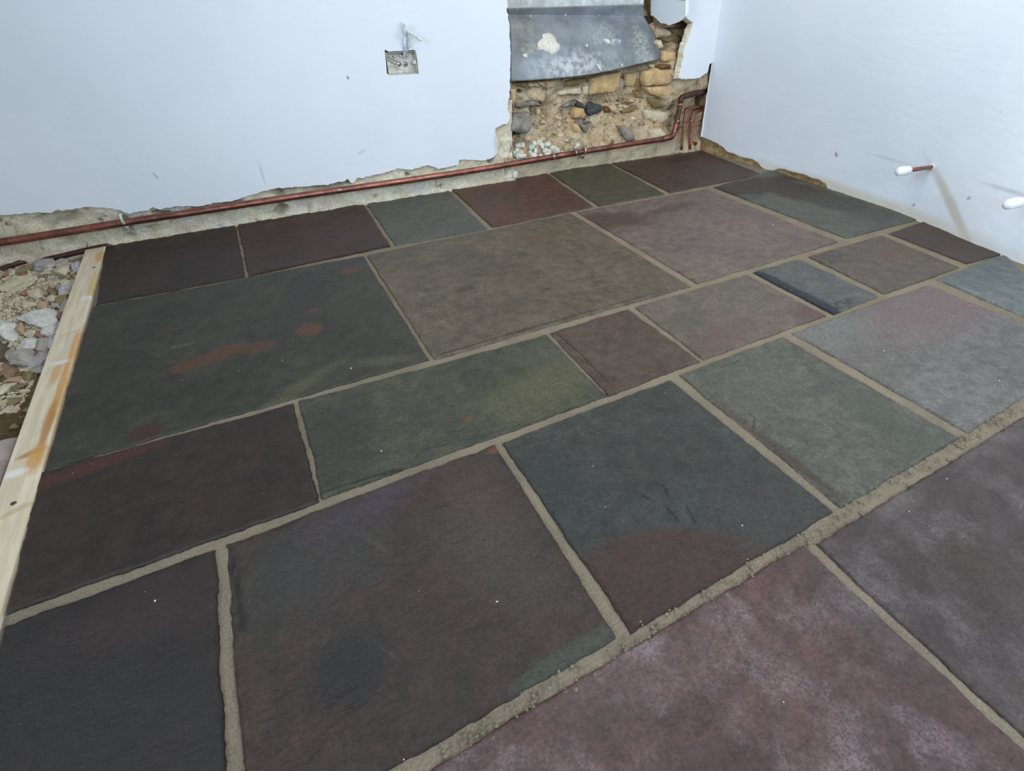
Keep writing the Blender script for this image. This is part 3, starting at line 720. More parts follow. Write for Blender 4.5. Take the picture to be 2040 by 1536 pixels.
wall_stone([(470,690),(545,680),(535,745),(470,750)], 'tan', .015)
wall_stone([(560,780),(600,760),(760,735),(765,800),(620,810),(560,810)], 'pale', .02)
wall_stone([(590,700),(690,672),(810,660),(820,690),(770,728),(600,745)], 'oli', .008)
wall_stone([(775,735),(820,725),(818,805),(775,810)], 'pale', .01)
wall_stone([(815,890),(860,868),(950,900),(940,940),(880,970),(830,990),(795,950)], 'dark', .03, label='dark slate stone in the crumbling core')
wall_stone([(700,940),(725,915),(790,925),(800,980),(790,1008),(700,1003)], 'och', .035)
wall_stone([(580,905),(640,872),(720,850),(700,900),(620,910)], 'grey', .02)
wall_stone([(690,865),(720,848),(780,880),(810,910),(795,930),(720,905)], 'dark', .02)
wall_stone([(190,1000),(205,965),(330,960),(345,1080),(310,1128),(250,1138),(168,1110),(172,1060)], 'grey', .03, label='sooty grey stone at the left of the recess')
wall_stone([(105,1115),(135,1098),(260,1130),(180,1150),(92,1185)], 'dark', .02)  # dark piece painted in for a shaded gap between the stones
wall_stone([(740,1045),(800,1062),(850,1035),(800,1128),(780,1108)], 'grey', .025)
wall_stone([(690,1055),(740,1062),(770,1120),(730,1135),(690,1110)], 'och', .02)
wall_stone([(1090,1072),(1140,1080),(1210,1120),(1220,1188),(1150,1208),(1110,1150)], 'grey', .022)
wall_stone([(1340,1112),(1440,1092),(1490,1140),(1490,1178),(1350,1188)], 'pale', .02)
wall_stone([(1290,930),(1500,955),(1505,1005),(1440,1050),(1300,1005)], 'pale', .012)
wall_stone([(1340,825),(1480,850),(1530,880),(1500,928),(1380,918),(1335,870)], 'oli', .015)
wall_stone([(1085,930),(1170,912),(1230,872),(1320,885),(1240,968),(1100,958)], 'oli', .01)
wall_stone([(1000,902),(1062,892),(1068,965),(1020,945)], 'tan', .025)
wall_stone([(960,905),(995,900),(1005,955),(955,960)], 'brn', .01)
wall_stone([(1480,300),(1560,272),(1612,330),(1592,378),(1520,375),(1470,345)], 'oli', .02)
wall_stone([(1490,388),(1590,388),(1580,425),(1495,430)], 'pale', .015)
wall_stone([(1462,432),(1570,440),(1558,525),(1500,535),(1450,515)], 'och', .02)
wall_stone([(1340,542),(1385,540),(1385,568),(1365,580),(1340,568)], 'pale', .03)
wall_stone([(1450,545),(1550,545),(1530,595),(1420,575)], 'brn', .012)
wall_stone([(1305,180),(1330,135),(1400,165),(1370,240),(1320,235)], 'void', .01)  # this and the next: dark pieces painted in for the shaded void
wall_stone([(1395,200),(1470,205),(1490,240),(1440,280),(1380,270)], 'void', -.01)
wall_stone([(1395,365),(1440,340),(1460,400),(1420,420)], 'pale', .015)
wall_stone([(1205,350+420),(1290,800),(1300,850),(1230,830)], 'oli', .0)
wall_stone([(400,880),(430,870),(425,905),(380,895)], 'brn', .0)
wall_stone([(380,930),(405,920),(412,965),(380,970)], 'pale', .02)
wall_stone([(215,880),(300,850),(390,860),(425,890),(330,905),(240,920)], 'grey', .02)

# further small stones bedded in the core
for k in range(95):
    zx = random.uniform(120, 1500); zy = random.uniform(850, 1330 if zx < 900 else 1200)
    if zy > 1466-.28*zx-60: continue
    r = random.uniform(13, 32); a0 = random.uniform(0, 6.28); m_ = random.randint(5, 7)
    wall_stone([(zx+r*random.uniform(.7, 1.2)*math.cos(a0+j*6.28/m_), zy+r*.75*random.uniform(.7, 1.2)*math.sin(a0+j*6.28/m_)) for j in range(m_)],
               random.choice(['tan', 'pale', 'pale', 'oli', 'tan', 'grey', 'och']), random.uniform(-.006, .01))
# many small fragments in the core, one mass
bm = bmesh.new(); placed = 0
for k in range(900):
    px = random.uniform(1005, 1345); py = random.uniform(205, 318)
    if py > 345-(px-1000)*.19-22: continue
    off = -.06
    for _ in range(4):
        q = bw(px, py, off); off = float(core_off(q[0], q[2]))
    r = random.choice([.003, .004, .004, .006, .008])
    crumb(bm, on_back(q[0], q[2], off+.006), r, flat=.9)
for k in range(160):
    px = random.uniform(1180, 1330); py = random.uniform(185, 205)
    q = bw(px, py, -.1); off = float(core_off(q[0], q[2]))
    crumb(bm, on_back(q[0], q[2], off+.008), random.choice([.003, .005, .006]), flat=.9)
o = bm_obj('core_fragments', bm, M_CORE2, wall_back, smooth=False); o['kind'] = 'stuff'; o['label'] = 'small loose fragments of the crumbling core'

# ------------------------------------------------------------------ right wall
_s0, _s1 = rw(1866, 350), rw(1932, 490); _sm = (_s0+_s1)/2; _sd = _s0-_s1
M_WALLR = wall_mat('wall_paint_right', [
    dict(c=_sm, rx=.017, ry=float(np.linalg.norm(_sd[1:])*.62), rot=math.atan2(-_sd[1], _sd[2]), pc=srgb(196, 186, 172), strength=.8, soft=.6, wob=.3),
    dict(c=rw(1775, 318), rx=.10, ry=.006, rot=0, pc=srgb(190, 194, 202), strength=.5, soft=.8, wob=.4), dict(c=rw(2010, 380), rx=.08, ry=.007, rot=0, pc=srgb(178, 182, 190), strength=.6, soft=.8, wob=.4),
    dict(c=rw(1930, 395), rx=.006, ry=.008, rot=.3, pc=srgb(170, 172, 178), strength=.8), dict(c=rw(1820, 408), rx=.005, ry=.007, rot=.3, pc=srgb(150, 152, 158), strength=.8),
    dict(c=rw(1880, 460), rx=.30, ry=.035, rot=0, pc=srgb(212, 202, 184), strength=.6, soft=.9, wob=.5),
    dict(c=rw(1660, 372), rx=.42, ry=.022, rot=0, pc=srgb(206, 192, 164), strength=.7, soft=.9, wob=.5),
    dict(c=rw(1666, 308), rx=.006, ry=.012, rot=-.5, pc=srgb(150, 140, 128), strength=.8, soft=.3)], axes='yz')
re_px = [(1402.7,274),(1415,279),(1428.5,286),(1440,293),(1448,302),(1462,306),(1474,311.5),(1487,315),(1498,317),(1509.5,323),(1516,331),(1522,337),(1538.6,340),(1547,337),(1554.8,336),(1570,339),(1587,344),(1603,348),(1616,353.6),(1632,358),(1645,366),(1648,375),(1660,382),(1671,388),(1703,399),(1736,411),(1778,427)]
RE = np.array([rw(*p)[[1, 2]] for p in re_px]); RE = RE[np.argsort(RE[:, 0])]
def zbot(y):
    z = np.interp(y, RE[:, 0], RE[:, 1], left=-.01, right=RE[-1, 1])
    return z + .0045*fbm(y, 3.3, 0.7, 45, 4)
YC = YB + .03
gy = np.r_[np.arange(YF, 1.0, .05), np.arange(1.0, YC+.14, .006)]
gz = np.r_[0, .004, .010, .018, .03, .05, np.arange(.07, .5, .02), .5, .7, .95, 1.2, 1.6, 2.0, 2.4]
V = []
for y in gy:
    zb = float(zbot(y))
    V.append((float(rwx(y, zb-.008))+.014, y, zb-.008-.002*abs(perlin(y*60, 0, 0))))
    V.append((float(rwx(y, zb))+.002, y, zb-.002))
    for q in gz:
        z = zb+(ZT-zb)*q/2.4 if q > .25 else zb+q
        V.append((float(rwx(y, z)), min(y, YB+LB*z+.006+.007*float(perlin(z*28, 1.3, 0))+.003*float(perlin(z*90, 4.3, 0))*(z < .5)), z))
nz = len(gz)+2
fs = gridfaces(nz, len(gy))
ob = mesh('wall_right', V, fs, [M_WALLR, M_CREAM])
ob.data.polygons.foreach_set('material_index', [1 if (i % (nz-1)) < 2 else 0 for i in range(len(fs))])
wall_right = structure(ob, 'white painted wall on the right, plaster chipped off along its foot')
gy = np.arange(YF, YC+.14, .008); gz = np.arange(-.05, .30, .008)
Y, Z = np.meshgrid(gy, gz)
Xr = rwx(Y, Z)+.012-.010*np.clip(1-Z/.03, 0, 1)+.006*fbm(0.2, Y, Z, 20, 5, .6)+.003*ridge(0.5, Y, Z, 45, 3)
M_BROWNFOOT = simple_mat('brown_render', srgb(176, 152, 112), srgb(132, 106, 68), 24, .92, .9, .008)
mesh('render_base', np.stack([Xr, Y, Z], -1).reshape(-1, 3), gridfaces(len(gy), len(gz)), M_BROWNFOOT, wall_right)['label'] = 'brown gritty render exposed below the chipped plaster'
bm = bmesh.new(); box(bm, (3.22*S, YF-.1, -.2), (3.22*S+.2, 3.2, ZT)); bm_obj('masonry', bm, M_CORE, wall_right, smooth=False)

# ------------------------------------------------------------------ grey membrane in the recess
def memb_mat():
    N = NT('grey_membrane')
    c = N.mix(N.rng(N.noise(7, 5, .6), .35, .65), srgb(134, 141, 147), srgb(106, 113, 120))
    P = lambda px, py, rx, rz, col, st, **k: dict(c=on_y(px, py, YB+.1), rx=rx, ry=rz, rot=k.pop('rot', 0), pc=col, strength=st, axes='xz', **k)
    DUST = srgb(176, 176, 164); WH = srgb(224, 226, 226)
    for p in (P(1060, 55, .08, .05, srgb(160, 158, 140), .55, soft=.8, grain=40), P(1285, 95, .06, .08, srgb(178, 182, 172), .8, soft=.5, grain=70),
              P(1215, 75, .10, .04, srgb(170, 178, 184), .6, soft=.8, grain=60), P(1060, 98, .05, .02, srgb(178, 172, 140), .6, grain=60),
              P(1230, 84, .05, .01, WH, .8, grain=50), P(1080, 130, .20, .05, srgb(150, 164, 178), .5, soft=.9),
              P(1140, 130, .2, .05, WH, .55, soft=.9, grain=32)):
        c = N.patch(c, **p)
    c = N.mix(N.math('MULTIPLY', N.rng(N.vor(42), .14, .06), N.rng(N.noise(8, 3), .5, .6)), c, WH)
    N.bump(N.noise(20, 5, .6), .2, .006)
    return N.done(c, .42, .5)
M_MEMB = memb_mat()
nu, nv = 60, 44
Lp = [(1009,16),(1011,30),(1015,48),(1016,80),(1016,120),(1017,162)]
Rp = [(1280,8.5),(1283,34),(1297,58),(1310,82),(1319,102),(1312,118)]
Bt = [(1017,162),(1060,160),(1110,156),(1150,152),(1190,146),(1230,138),(1270,128),(1300,121),(1312,118)]
tv = np.array([0, .17, .36, .56, .78, 1.0])
V = []
for j in range(nv):
    t = j/(nv-1)
    lx, ly = np.interp(t, tv, [p[0] for p in Lp]), np.interp(t, tv, [p[1] for p in Lp])
    rx, ry = np.interp(t, tv, [p[0] for p in Rp]), np.interp(t, tv, [p[1] for p in Rp])
    for i in range(nu):
        s = i/(nu-1)
        px = lx+(rx-lx)*s; py = ly+(ry-ly)*s
        by = np.interp(px, [p[0] for p in Bt], [p[1] for p in Bt]); lin = Lp[-1][1]+(Rp[-1][1]-Lp[-1][1])*s
        py += (by-lin)*t**2
        # flat upstand fixed to the board, a fold, then the skirt hanging forward over the stones
        if t < .17: d = yr-.032+.018*(t/.17)
        else:
            k = (t-.17)/.83; d = yr-.014-(yr-.014-(YB+.055))*(k**.9)
        d += .006*math.sin(s*5+t*3)*min(1, t*3)+.004*perlin(s*4, t*3, 1.1)*min(1, t*3)
        p = on_y(px, py, d + (.04 if s > .9 else 0)*(s-.9)*6*t)
        V.append(p)
me = bpy.data.meshes.new('membrane'); me.from_pydata([tuple(map(float, p)) for p in V], [], [tuple(int(i) for i in q) for q in gridfaces(nu, nv)]); me.update()
memb = link('membrane', me, M_MEMB)
sm = memb.modifiers.new('thickness', 'SOLIDIFY'); sm.thickness = .003
tag(memb, 'grey plastic damp membrane screwed across the wall recess, splashed with plaster', 'membrane')
M_STEEL = simple_mat('screw_steel', srgb(214, 208, 196), srgb(190, 184, 172), 60, .3, .1, metal=1.0)
for (px, py) in [(1057, 33), (1127.5, 31), (1193.5, 31), (1256, 28)]:
    c = on_y(px, py, yr-.018)
    bm = bmesh.new(); tube(bm, [(c[0], c[1]+.012, c[2]), (c[0], c[1], c[2]), (c[0], c[1]-.003, c[2])], lambda t: .0072 if t < .9 else .0045, 12)
    sc_ = bm_obj('screw', bm, M_STEEL, memb)
    bm = bmesh.new(); tube(bm, [(c[0]-.003, c[1]-.0035, c[2]), (c[0]+.003, c[1]-.0035, c[2])], .0008, 6); bm_obj('slot', bm, MS['dark'], sc_)
VM = np.array(V)
def memb_y(px, py):
    d = ray(px, py); d = d/np.linalg.norm(d); return VM[np.argmin(np.linalg.norm(np.cross(VM-EYE, d), axis=1))][1]
def splat(name, pts, depth, mat, parent, thick=.006):
    P = [on_y(px, py, memb_y(px, py)-.002) for px, py in pts]; c = np.mean(P, 0)
    loop = [q for q in densify(P, .006)]
    v = []; f = []; n = len(loop)
    for (k, d) in ((1.0, .004), (.93, -thick*.7), (.55, -thick)):
        for q in loop:
            w = c+(q-c)*k; w = w+np.array([.002*perlin(q[0]*90, k, q[2]*90), d+.0025*perlin(w[0]*50, 1, w[2]*50), .002*perlin(q[0]*90, k+5, q[2]*90)]); v.append(w)
    v.append(c+np.array([0, -thick, 0]))
    for r in range(2):
        for j in range(n): f.append((r*n+j, r*n+(j+1) % n, (r+1)*n+(j+1) % n, (r+1)*n+j))
    for j in range(n): f.append((2*n+j, 2*n+(j+1) % n, 3*n))
    o = mesh(name, v, f, mat, parent); bm = bmesh.new(); bm.from_mesh(o.data); bmesh.ops.recalc_face_normals(bm, faces=bm.faces[:]); bm.to_mesh(o.data); bm.free(); return o
zz = lambda L: [(1000+x/6.375, y/6.375) for x, y in L]
ym = memb_y(1093, 85)
splat('plaster_splat', zz([(505,430),(580,400),(640,430),(680,480),(690,520),(740,560),(745,620),(700,670),(640,705),(590,680),(520,640),(460,640),(455,590),(440,550),(480,500),(510,480)]), ym-.003, MS['white'], memb)['label'] = 'large white plaster splat'
splat('plaster_splat', zz([(1275,500),(1340,490),(1380,520),(1360,560),(1320,540)]), memb_y(1208, 83)-.002, MS['white'], memb, .003)
splat('plaster_splat', zz([(1060,570),(1090,560),(1100,585),(1085,600),(1062,595)]), memb_y(1169, 91)-.002, MS['white'], memb, .003)
splat('plaster_splat', zz([(1190,790),(1230,820),(1270,870),(1275,910),(1240,890),(1210,840)]), memb_y(1193, 133)-.002, MS['white'], memb, .003)
splat('plaster_splat', zz([(1510,790),(1540,785),(1555,850),(1530,865),(1515,830)]), memb_y(1240, 129)-.002, MS['white'], memb, .003)
splat('plaster_splat', zz([(260,680),(310,670),(335,710),(300,740),(265,715)]), memb_y(1047, 110)-.002, MS['white'], memb, .003)

# ------------------------------------------------------------------ copper pipes
def copper(name, a, b, rough=.38):
    N = NT(name)
    c = N.mix(N.rng(N.noise(14, 5, .65), .38, .62), a, b)
    c = N.mix(N.rng(N.noise(40, 4, .7), .6, .72, 0, .6), c, srgb(104, 66, 56))
    c = N.mix(N.rng(N.noise(26, 4, .7), .62, .74, 0, .55), c, srgb(186, 172, 158))
    N.bump(N.noise(90, 4, .6), .1, .002)
    N.done(c, N.rng(N.noise(30, 3), .3, .7, rough-.08, rough+.14), .5, .85); return N.m
M_CU = copper('aged_copper', srgb(160, 106, 92), srgb(126, 82, 72)); M_CUD = copper('dark_copper', srgb(104, 76, 70), srgb(82, 60, 56), .5)
M_CUB = copper('bright_copper', srgb(204, 142, 122), srgb(178, 116, 98), .3); M_SOLD = simple_mat('solder', srgb(206, 198, 188), srgb(176, 164, 152), 70, .35, .1, metal=.9)
PR = .0135; OFFP = .026
pc = [(-160, 498), (-60, 486), (0, 478.5), (130, 458.5), (260, 438), (430, 413.5), (600, 388), (760, 366), (900, 346), (1010, 328.5), (1100, 312.5), (1200, 296), (1290, 281.5), (1325, 276.5)]
pc = [(x, y-3+4.5*(0 if x > 1000 else (1000-x)/1000)) for x, y in pc]
run = [bw(px, py+3, OFFP) for px, py in pc]
# keep the run straight in plan, sagging slightly as seen
root = empty('copper_pipe', tuple(run[3])); tag(root, 'long copper pipe along the foot of the back wall, turning up at the corner', 'pipe')
el = [run[-1], bw(1341, 272, OFFP), bw(1344, 262, OFFP-.002)]
riser = [bw(1347, 246, OFFP-.004), bw(1349, 240, OFFP-.006), bw(1352, 225, OFFP-.012), bw(1355, 208, OFFP-.02)]
topb = [bw(1355, 206, OFFP-.022), bw(1357, 194, OFFP-.026), bw(1372, 189, OFFP-.03), bw(1396, 183.5, OFFP-.05), bw(1412, 180, -.06), bw(1424, 177, -.12)]
keep(tube_obj('pipe_run', smooth_path(run, 3), PR, M_CU, n=14), root)
e_ = keep(tube_obj('elbow', round_path([run[-1]+(run[-2]-run[-1])*.15, run[-1]+(el[1]-run[-1])*.9, el[2], riser[0]], .03), PR*1.13, M_CU, n=14), root)
keep(tube_obj('riser', smooth_path([el[2]]+riser, 4), PR, M_CUD, n=14), root)
keep(tube_obj('coupling', [bw(1345, 259, OFFP-.003), bw(1349.5, 243, OFFP-.008)], PR*1.2, M_CUD, n=14), root)['label'] = 'dark sleeve coupling on the riser'
for a, b in (((1344.5, 262), (1345.2, 259)), ((1349.2, 244.5), (1349.8, 241.5)), ((1354.4, 211), (1354.9, 207.5))):
    keep(tube_obj('solder_ring', [bw(*a, OFFP-.004-(.01 if a[1] < 230 else 0)), bw(*b, OFFP-.006-(.01 if a[1] < 230 else 0))], PR*1.27, M_CUB, n=14), root)['label'] = 'bright solder ring'
keep(tube_obj('upper_bend', round_path(topb[:2]+topb[2:], .024), PR*1.1, M_CUD, n=14), root)['label'] = 'dull dark bend entering the hole by the corner'
keep(tube_obj('coupling', [run[10]+(run[9]-run[10])*.02, run[10]+(run[11]-run[10])*.45], PR*1.1, M_CU, n=14), root)['label'] = 'sleeve coupling under the recess'
for q_ in (.02, .45): keep(tube_obj('solder_ring', [run[10]+(run[11]-run[10])*(q_-.012), run[10]+(run[11]-run[10])*(q_+.012)], PR*1.14, M_SOLD, n=14), root)
def clip(px, py, label, mat):
    c = bw(px, py, OFFP); bm = bmesh.new()
    d = (run[6]-run[5])/np.linalg.norm(run[6]-run[5])
    arc = [(0, -(PR+.003)*math.cos(t), (PR+.003)*math.sin(t)) for t in np.linspace(-2.2, 2.2, 13)]
    tube(bm, [(c[0], c[1]+a[1], c[2]+a[2]) for a in arc], .0045, 8, flat=1.3)
    box(bm, (c[0]-.006, c[1], c[2]-PR-.028), (c[0]+.006, c[1]+.02, c[2]-PR+.002))
    o = keep(bm_obj('pipe_clip', bm, mat), root); o['label'] = label
clip(244, 437, 'pale plaster caked pipe clip', MS['white']); clip(1163, 300, 'pale pipe clip below the recess', M_SOLD)

def small_pipe(path, r, label, rings=()):
    rt = empty('copper_pipe', tuple(path[0])); tag(rt, label, 'pipe')
    keep(tube_obj('tube', round_path(path, .022), r, M_CU, n=12), rt)
    for a, b in rings: keep(tube_obj('solder_ring', [a, b], r*1.18, M_CUB, n=12), rt)
    return rt
p1 = [bw(1357.5, 299, .010), bw(1359, 280, .0), bw(1363, 245, -.010), bw(1365.5, 222, -.016), bw(1371, 216, -.018), bw(1398, 212.5, -.035), bw(1408, 210, -.08)]
small_pipe(p1, .0078, 'first thin copper pipe right of the thick riser, bending into the corner', [(bw(1361.5, 252, -.008), bw(1362, 249, -.009))])
p2 = [bw(1374, 297, .004), bw(1375, 280, .0), bw(1377.5, 250, -.010), bw(1380, 228, -.016), bw(1386, 221.5, -.018), bw(1397, 219, -.03), bw(1404, 217, -.07)]
small_pipe(p2, .0078, 'second thin copper pipe, next to the corner, with shorter bend', [(bw(1377, 242, -.010), bw(1377.3, 239, -.011))])
c = bw(1385.5, 286, -.006)
bm = bmesh.new(); tube(bm, [(c[0], c[1]+.05, c[2]+.0), (c[0]-.002, c[1]-.006, c[2])], .009, 14, cap=False); tube(bm, [(c[0], c[1]+.05, c[2]), (c[0]-.002, c[1]-.006, c[2])], .0068, 14, cap=False)
tag(bm_obj('pipe_end', bm, M_CUB), 'open cut end of a copper pipe low in the corner', 'pipe')
# old pipe half buried low on the left
ob_ = [bw(-120, 557, .012), bw(-40, 546, .012), bw(0, 537, .012), bw(35, 524, .008), bw(65, 519, -.012), bw(95, 516, .006), bw(130, 508.5, .012), (bw(165, 500, .014)), bw(200, 492.5, .012), bw(230, 487, .0)]
tag(tube_obj('copper_pipe', smooth_path(ob_, 5), .0095, M_CUD, n=12), 'dark old pipe half buried at the wall foot left of the timber', 'pipe')

# ------------------------------------------------------------------ socket box and cable
M_GALV = simple_mat('galvanised_steel', srgb(206, 204, 196), srgb(184, 180, 168), 40, .5, .3, .002, metal=.35)
hb = [to_xz(771, 104), to_xz(829, 102), to_xz(832, 147), to_xz(774, 148.5)]
hx0, hx1 = min(h[0] for h in hb)+.003, max(h[0] for h in hb)-.003; hz0, hz1 = min(h[1] for h in hb)+.002, max(h[1] for h in hb)-.002
root = empty('back_box', on_back((hx0+hx1)/2, hz0, -.03)); tag(root, 'galvanised double socket back box sunk in the back wall', 'socket box')
bm = bmesh.new(); D0, D1 = -.006, -.034; t = .002
def bk(bm, x0, x1, z0, z1, o0, o1):
    vs = [bm.verts.new(on_back(x, z, o)) for x in (x0, x1) for o in (o0, o1) for z in (z0, z1)]
    for q in ((0,1,3,2), (4,6,7,5), (0,4,5,1), (2,3,7,6), (0,2,6,4), (1,5,7,3)): bm.faces.new([vs[i] for i in q])
bk(bm, hx0, hx1, hz0, hz1, D1, D1-t)
bk(bm, hx0, hx0+t, hz0, hz1, D0, D1); bk(bm, hx1-t, hx1, hz0, hz1, D0, D1); bk(bm, hx0, hx1, hz0, hz0+t, D0, D1); bk(bm, hx0, hx1, hz1-t, hz1, D0, D1)
keep(bm_obj('shell', bm, M_GALV, smooth=False), root)
for x in (hx0+.008, hx1-.008):
    bm = bmesh.new(); bk(bm, x-.006, x+.006, (hz0+hz1)/2-.006, (hz0+hz1)/2+.006, D0-.002, D0-.004)
    lug = keep(bm_obj('lug', bm, M_GALV, smooth=False), root)
    h_ = on_back(x, (hz0+hz1)/2, D0-.001); bm = bmesh.new(); tube(bm, [h_, (h_[0], h_[1]+.003, h_[2])], .0022, 8); o = bm_obj('screw_hole', bm, MS['void']); o.parent = lug; o.matrix_parent_inverse = lug.matrix_parent_inverse.copy()
for (fx, fz, r) in ((.45, .42, .010), (.68, .40, .010), (.30, .72, .006)):
    q = on_back(hx0+(hx1-hx0)*fx, hz0+(hz1-hz0)*fz, D1+.0008); bm = bmesh.new(); tube(bm, [q, (q[0], q[1]+.003, q[2])], r, 16)
    keep(bm_obj('knockout', bm, M_STEEL), root)
for (fx, fz) in ((.40, .36), (.66, .42)):
    q = on_back(hx0+(hx1-hx0)*fx, hz0+(hz1-hz0)*fz, D1+.003); bm = bmesh.new(); tube(bm, [q, (q[0], q[1]+.004, q[2])], .003, 10); keep(bm_obj('screw', bm, MS['dark']), root)
for k, (z0, z1) in enumerate(((.92, .58), (.70, .42))):
    pth = [on_back(hx0+.004, hz0+(hz1-hz0)*z0, -.010), on_back(hx0+.02, hz0+(hz1-hz0)*(z0*.55+z1*.45), -.018), on_back(hx0+.05, hz0+(hz1-hz0)*z1, -.026)]
    keep(tube_obj('strap', smooth_path(pth, 5), .0022, M_GALV, n=6), root)
for (fx, fz, r) in ((.34, .78, .008), (.36, .34, .007), (.42, .22, .006), (.56, .80, .008), (.70, .78, .006)):
    q = on_back(hx0+(hx1-hx0)*fx, hz0+(hz1-hz0)*fz, D1+.004); bm = bmesh.new(); crumb(bm, q, r, sub=2); keep(bm_obj('plaster_blob', bm, MS['white']), root)
M_CABLE = simple_mat('white_cable_sheath', srgb(224, 228, 230), srgb(214, 218, 222), 20, .45, .05); M_CABLEG = simple_mat('grey_cable_sheath', srgb(206, 210, 214), srgb(196, 200, 204), 20, .5, .05)
root = empty('cable', tuple(bw(806, 104, -.02))); tag(root, 'bent white twin cable end coming out of the socket box', 'cable')
# zoom of that spot: 9.6 picture units per pixel from (720, 20)
cz = lambda x, y, off: bw(720+x/9.6, 20+y/9.6, off)
keep(tube_obj('sheath', smooth_path([cz(820, 900, -.025), cz(822, 820, -.012), cz(822, 700, .008), cz(828, 590, .012), cz(835, 500, .014), cz(800, 400, .022), cz(775, 300, .03), cz(780, 240, .034), cz(815, 270, .034), cz(850, 330, .034), cz(878, 395, .034), cz(905, 425, .034), cz(980, 460, .034), cz(1060, 520, .034), cz(1140, 582, .034)], 6), .0052, M_CABLE, n=10), root)
keep(tube_obj('sheath', smooth_path([cz(862, 880, -.025), cz(866, 800, -.012), cz(895, 700, .006), cz(912, 640, .010), cz(900, 560, .012), cz(880, 500, .016), cz(872, 440, .022), cz(876, 400, .030)], 6), .0045, M_CABLEG, n=10), root)
q = cz(1140, 582, .034); q2 = cz(1150, 590, .034)
keep(tube_obj('core_end', [q, q2], .0015, MS['dark'], n=6), root)

# ------------------------------------------------------------------ pipe stubs on the right wall
M_CAP = simple_mat('white_plastic_cap', srgb(240, 242, 244), srgb(234, 236, 238), 10, .35, .03)
def stub(wall_px, cap0, cap1, label):
    a = rw(*wall_px, -.02); wx = a[0]
    yy = a[1]
    def atp(px, py):                        # point on the stub: same distance into the room as its own ray at wall depth yy
        d = ray(px, py); return EYE+d*(yy/d[1])
    n0, n1 = np.array(atp(*cap0)), np.array(atp(*cap1))
    rt = empty('pipe_stub', tuple(a)); tag(rt, label, 'pipe')
    ax = (n1-n0)/np.linalg.norm(n1-n0)
    keep(tube_obj('copper_tail', [a, n0+ax*.012], .0078, M_CU, n=14), rt)
    keep(tube_obj('plastic_cap', [n0, n0+ax*.003, n0+(n1-n0)*.45, n1-ax*.009, n1-ax*.004, n1], lambda t: [.0140, .0172, .0176, .0160, .0120, .005][int(round(t*5))], M_CAP, n=18), rt)['label'] = 'white plastic push cap'
    keep(tube_obj('escutcheon', [a+ax*.012, a+ax*.022, a+ax*.026], lambda t: [.014, .0125, .009][int(round(t*2))], MS['white'], n=14), rt)['label'] = 'blob of white filler round the pipe'
    return rt
stub((1862, 332), (1809, 339.5), (1789, 342), 'capped copper pipe stub jutting from the right wall')
stub((2085, 396), (2032, 403), (2006, 407.5), 'white pipe cap cut off by the frame at right wall')

# ------------------------------------------------------------------ timber batten
def wood_mat():
    N = NT('pale_pine')
    v = N.scalevec((14, 1.2, 14))
    g = N.noise(5, 5, .6, vec=v, dist=.5)
    c = N.mix(N.rng(g, .35, .65), srgb(222, 209, 184), srgb(204, 188, 160))
    O_ = srgb(200, 148, 80); B_ = srgb(168, 116, 56)
    for (px, py, rx, ry, col, st, rot) in ((200, 512, .014, .05, O_, .75, 0), (150, 690, .010, .10, O_, .7, 0), (120, 780, .009, .16, O_, .85, 0), (95, 850, .010, .10, B_, .8, 0),
                                          (62, 905, .026, .010, B_, .8, .3), (72, 915, .016, .045, O_, .85, 0), (112, 745, .010, .05, O_, .6, 0), (185, 570, .008, .10, srgb(206, 172, 96), .7, 0), (30, 1020, .03, .008, srgb(186, 160, 120), .6, .4), (140, 665, .02, .006, srgb(190, 160, 110), .5, .4)):
        c = N.patch(c, fl(px, py, .004), rx, ry, rot, col, st, soft=.45, wob=.4)
    for (px, py, rx, ry) in ((118, 724, .022, .010), (30, 945, .022, .012), (178, 594, .02, .014)):
        c = N.patch(c, fl(px, py, .004), rx, ry, 0, srgb(226, 226, 222), .8, soft=.6)
    N.bump(g, .25, .003)
    return N.done(c, .6, .35)
M_WOOD = wood_mat()
xa = TBX-.002; xb = xa-.066
yend = fl(205, 489, .006)[1]
bm = bmesh.new(); ny = 60; rows = []
for j in range(ny+1):
    y = -1.2+(yend+1.2)*j/ny
    w = .0012*perlin(y*6, 0, 0)
    prof = [(xb, -.055), (xb, .004), (xb+.003, .0065), (xa-.003+w, .0065), (xa+w, .0035), (xa+w, -.03)]
    rows.append([bm.verts.new((x, y, z+.0006*perlin(y*9, x*40, 2))) for x, z in prof])
for a, b in zip(rows, rows[1:]):
    for k in range(6): bm.faces.new((a[k], a[(k+1) % 6], b[(k+1) % 6], b[k]))
bm.faces.new(rows[0]); bm.faces.new(rows[-1][::-1])
bat = bm_obj('timber_batten', bm, M_WOOD, smooth=False); tag(bat, 'pale pine batten with rusty stains edging the flagstones', 'batten')
for (px, py) in ((187, 533), (27, 1003)):
    q = fl(px, py, .0065)
    bm = bmesh.new(); tube(bm, [(q[0], q[1], .002), (q[0], q[1], .0072), (q[0], q[1], .0078)], lambda t: .0052 if t < .9 else .003, 12)
    s_ = bm_obj('screw', bm, simple_mat('rusty_screw', srgb(92, 84, 72), srgb(120, 112, 98), 90, .5, .2, metal=.6), bat)
    bm = bmesh.new(); box(bm, (q[0]-.003, q[1]-.0006, .0076), (q[0]+.003, q[1]+.0006, .0082)); bm_obj('slot', bm, MS['void'], s_)

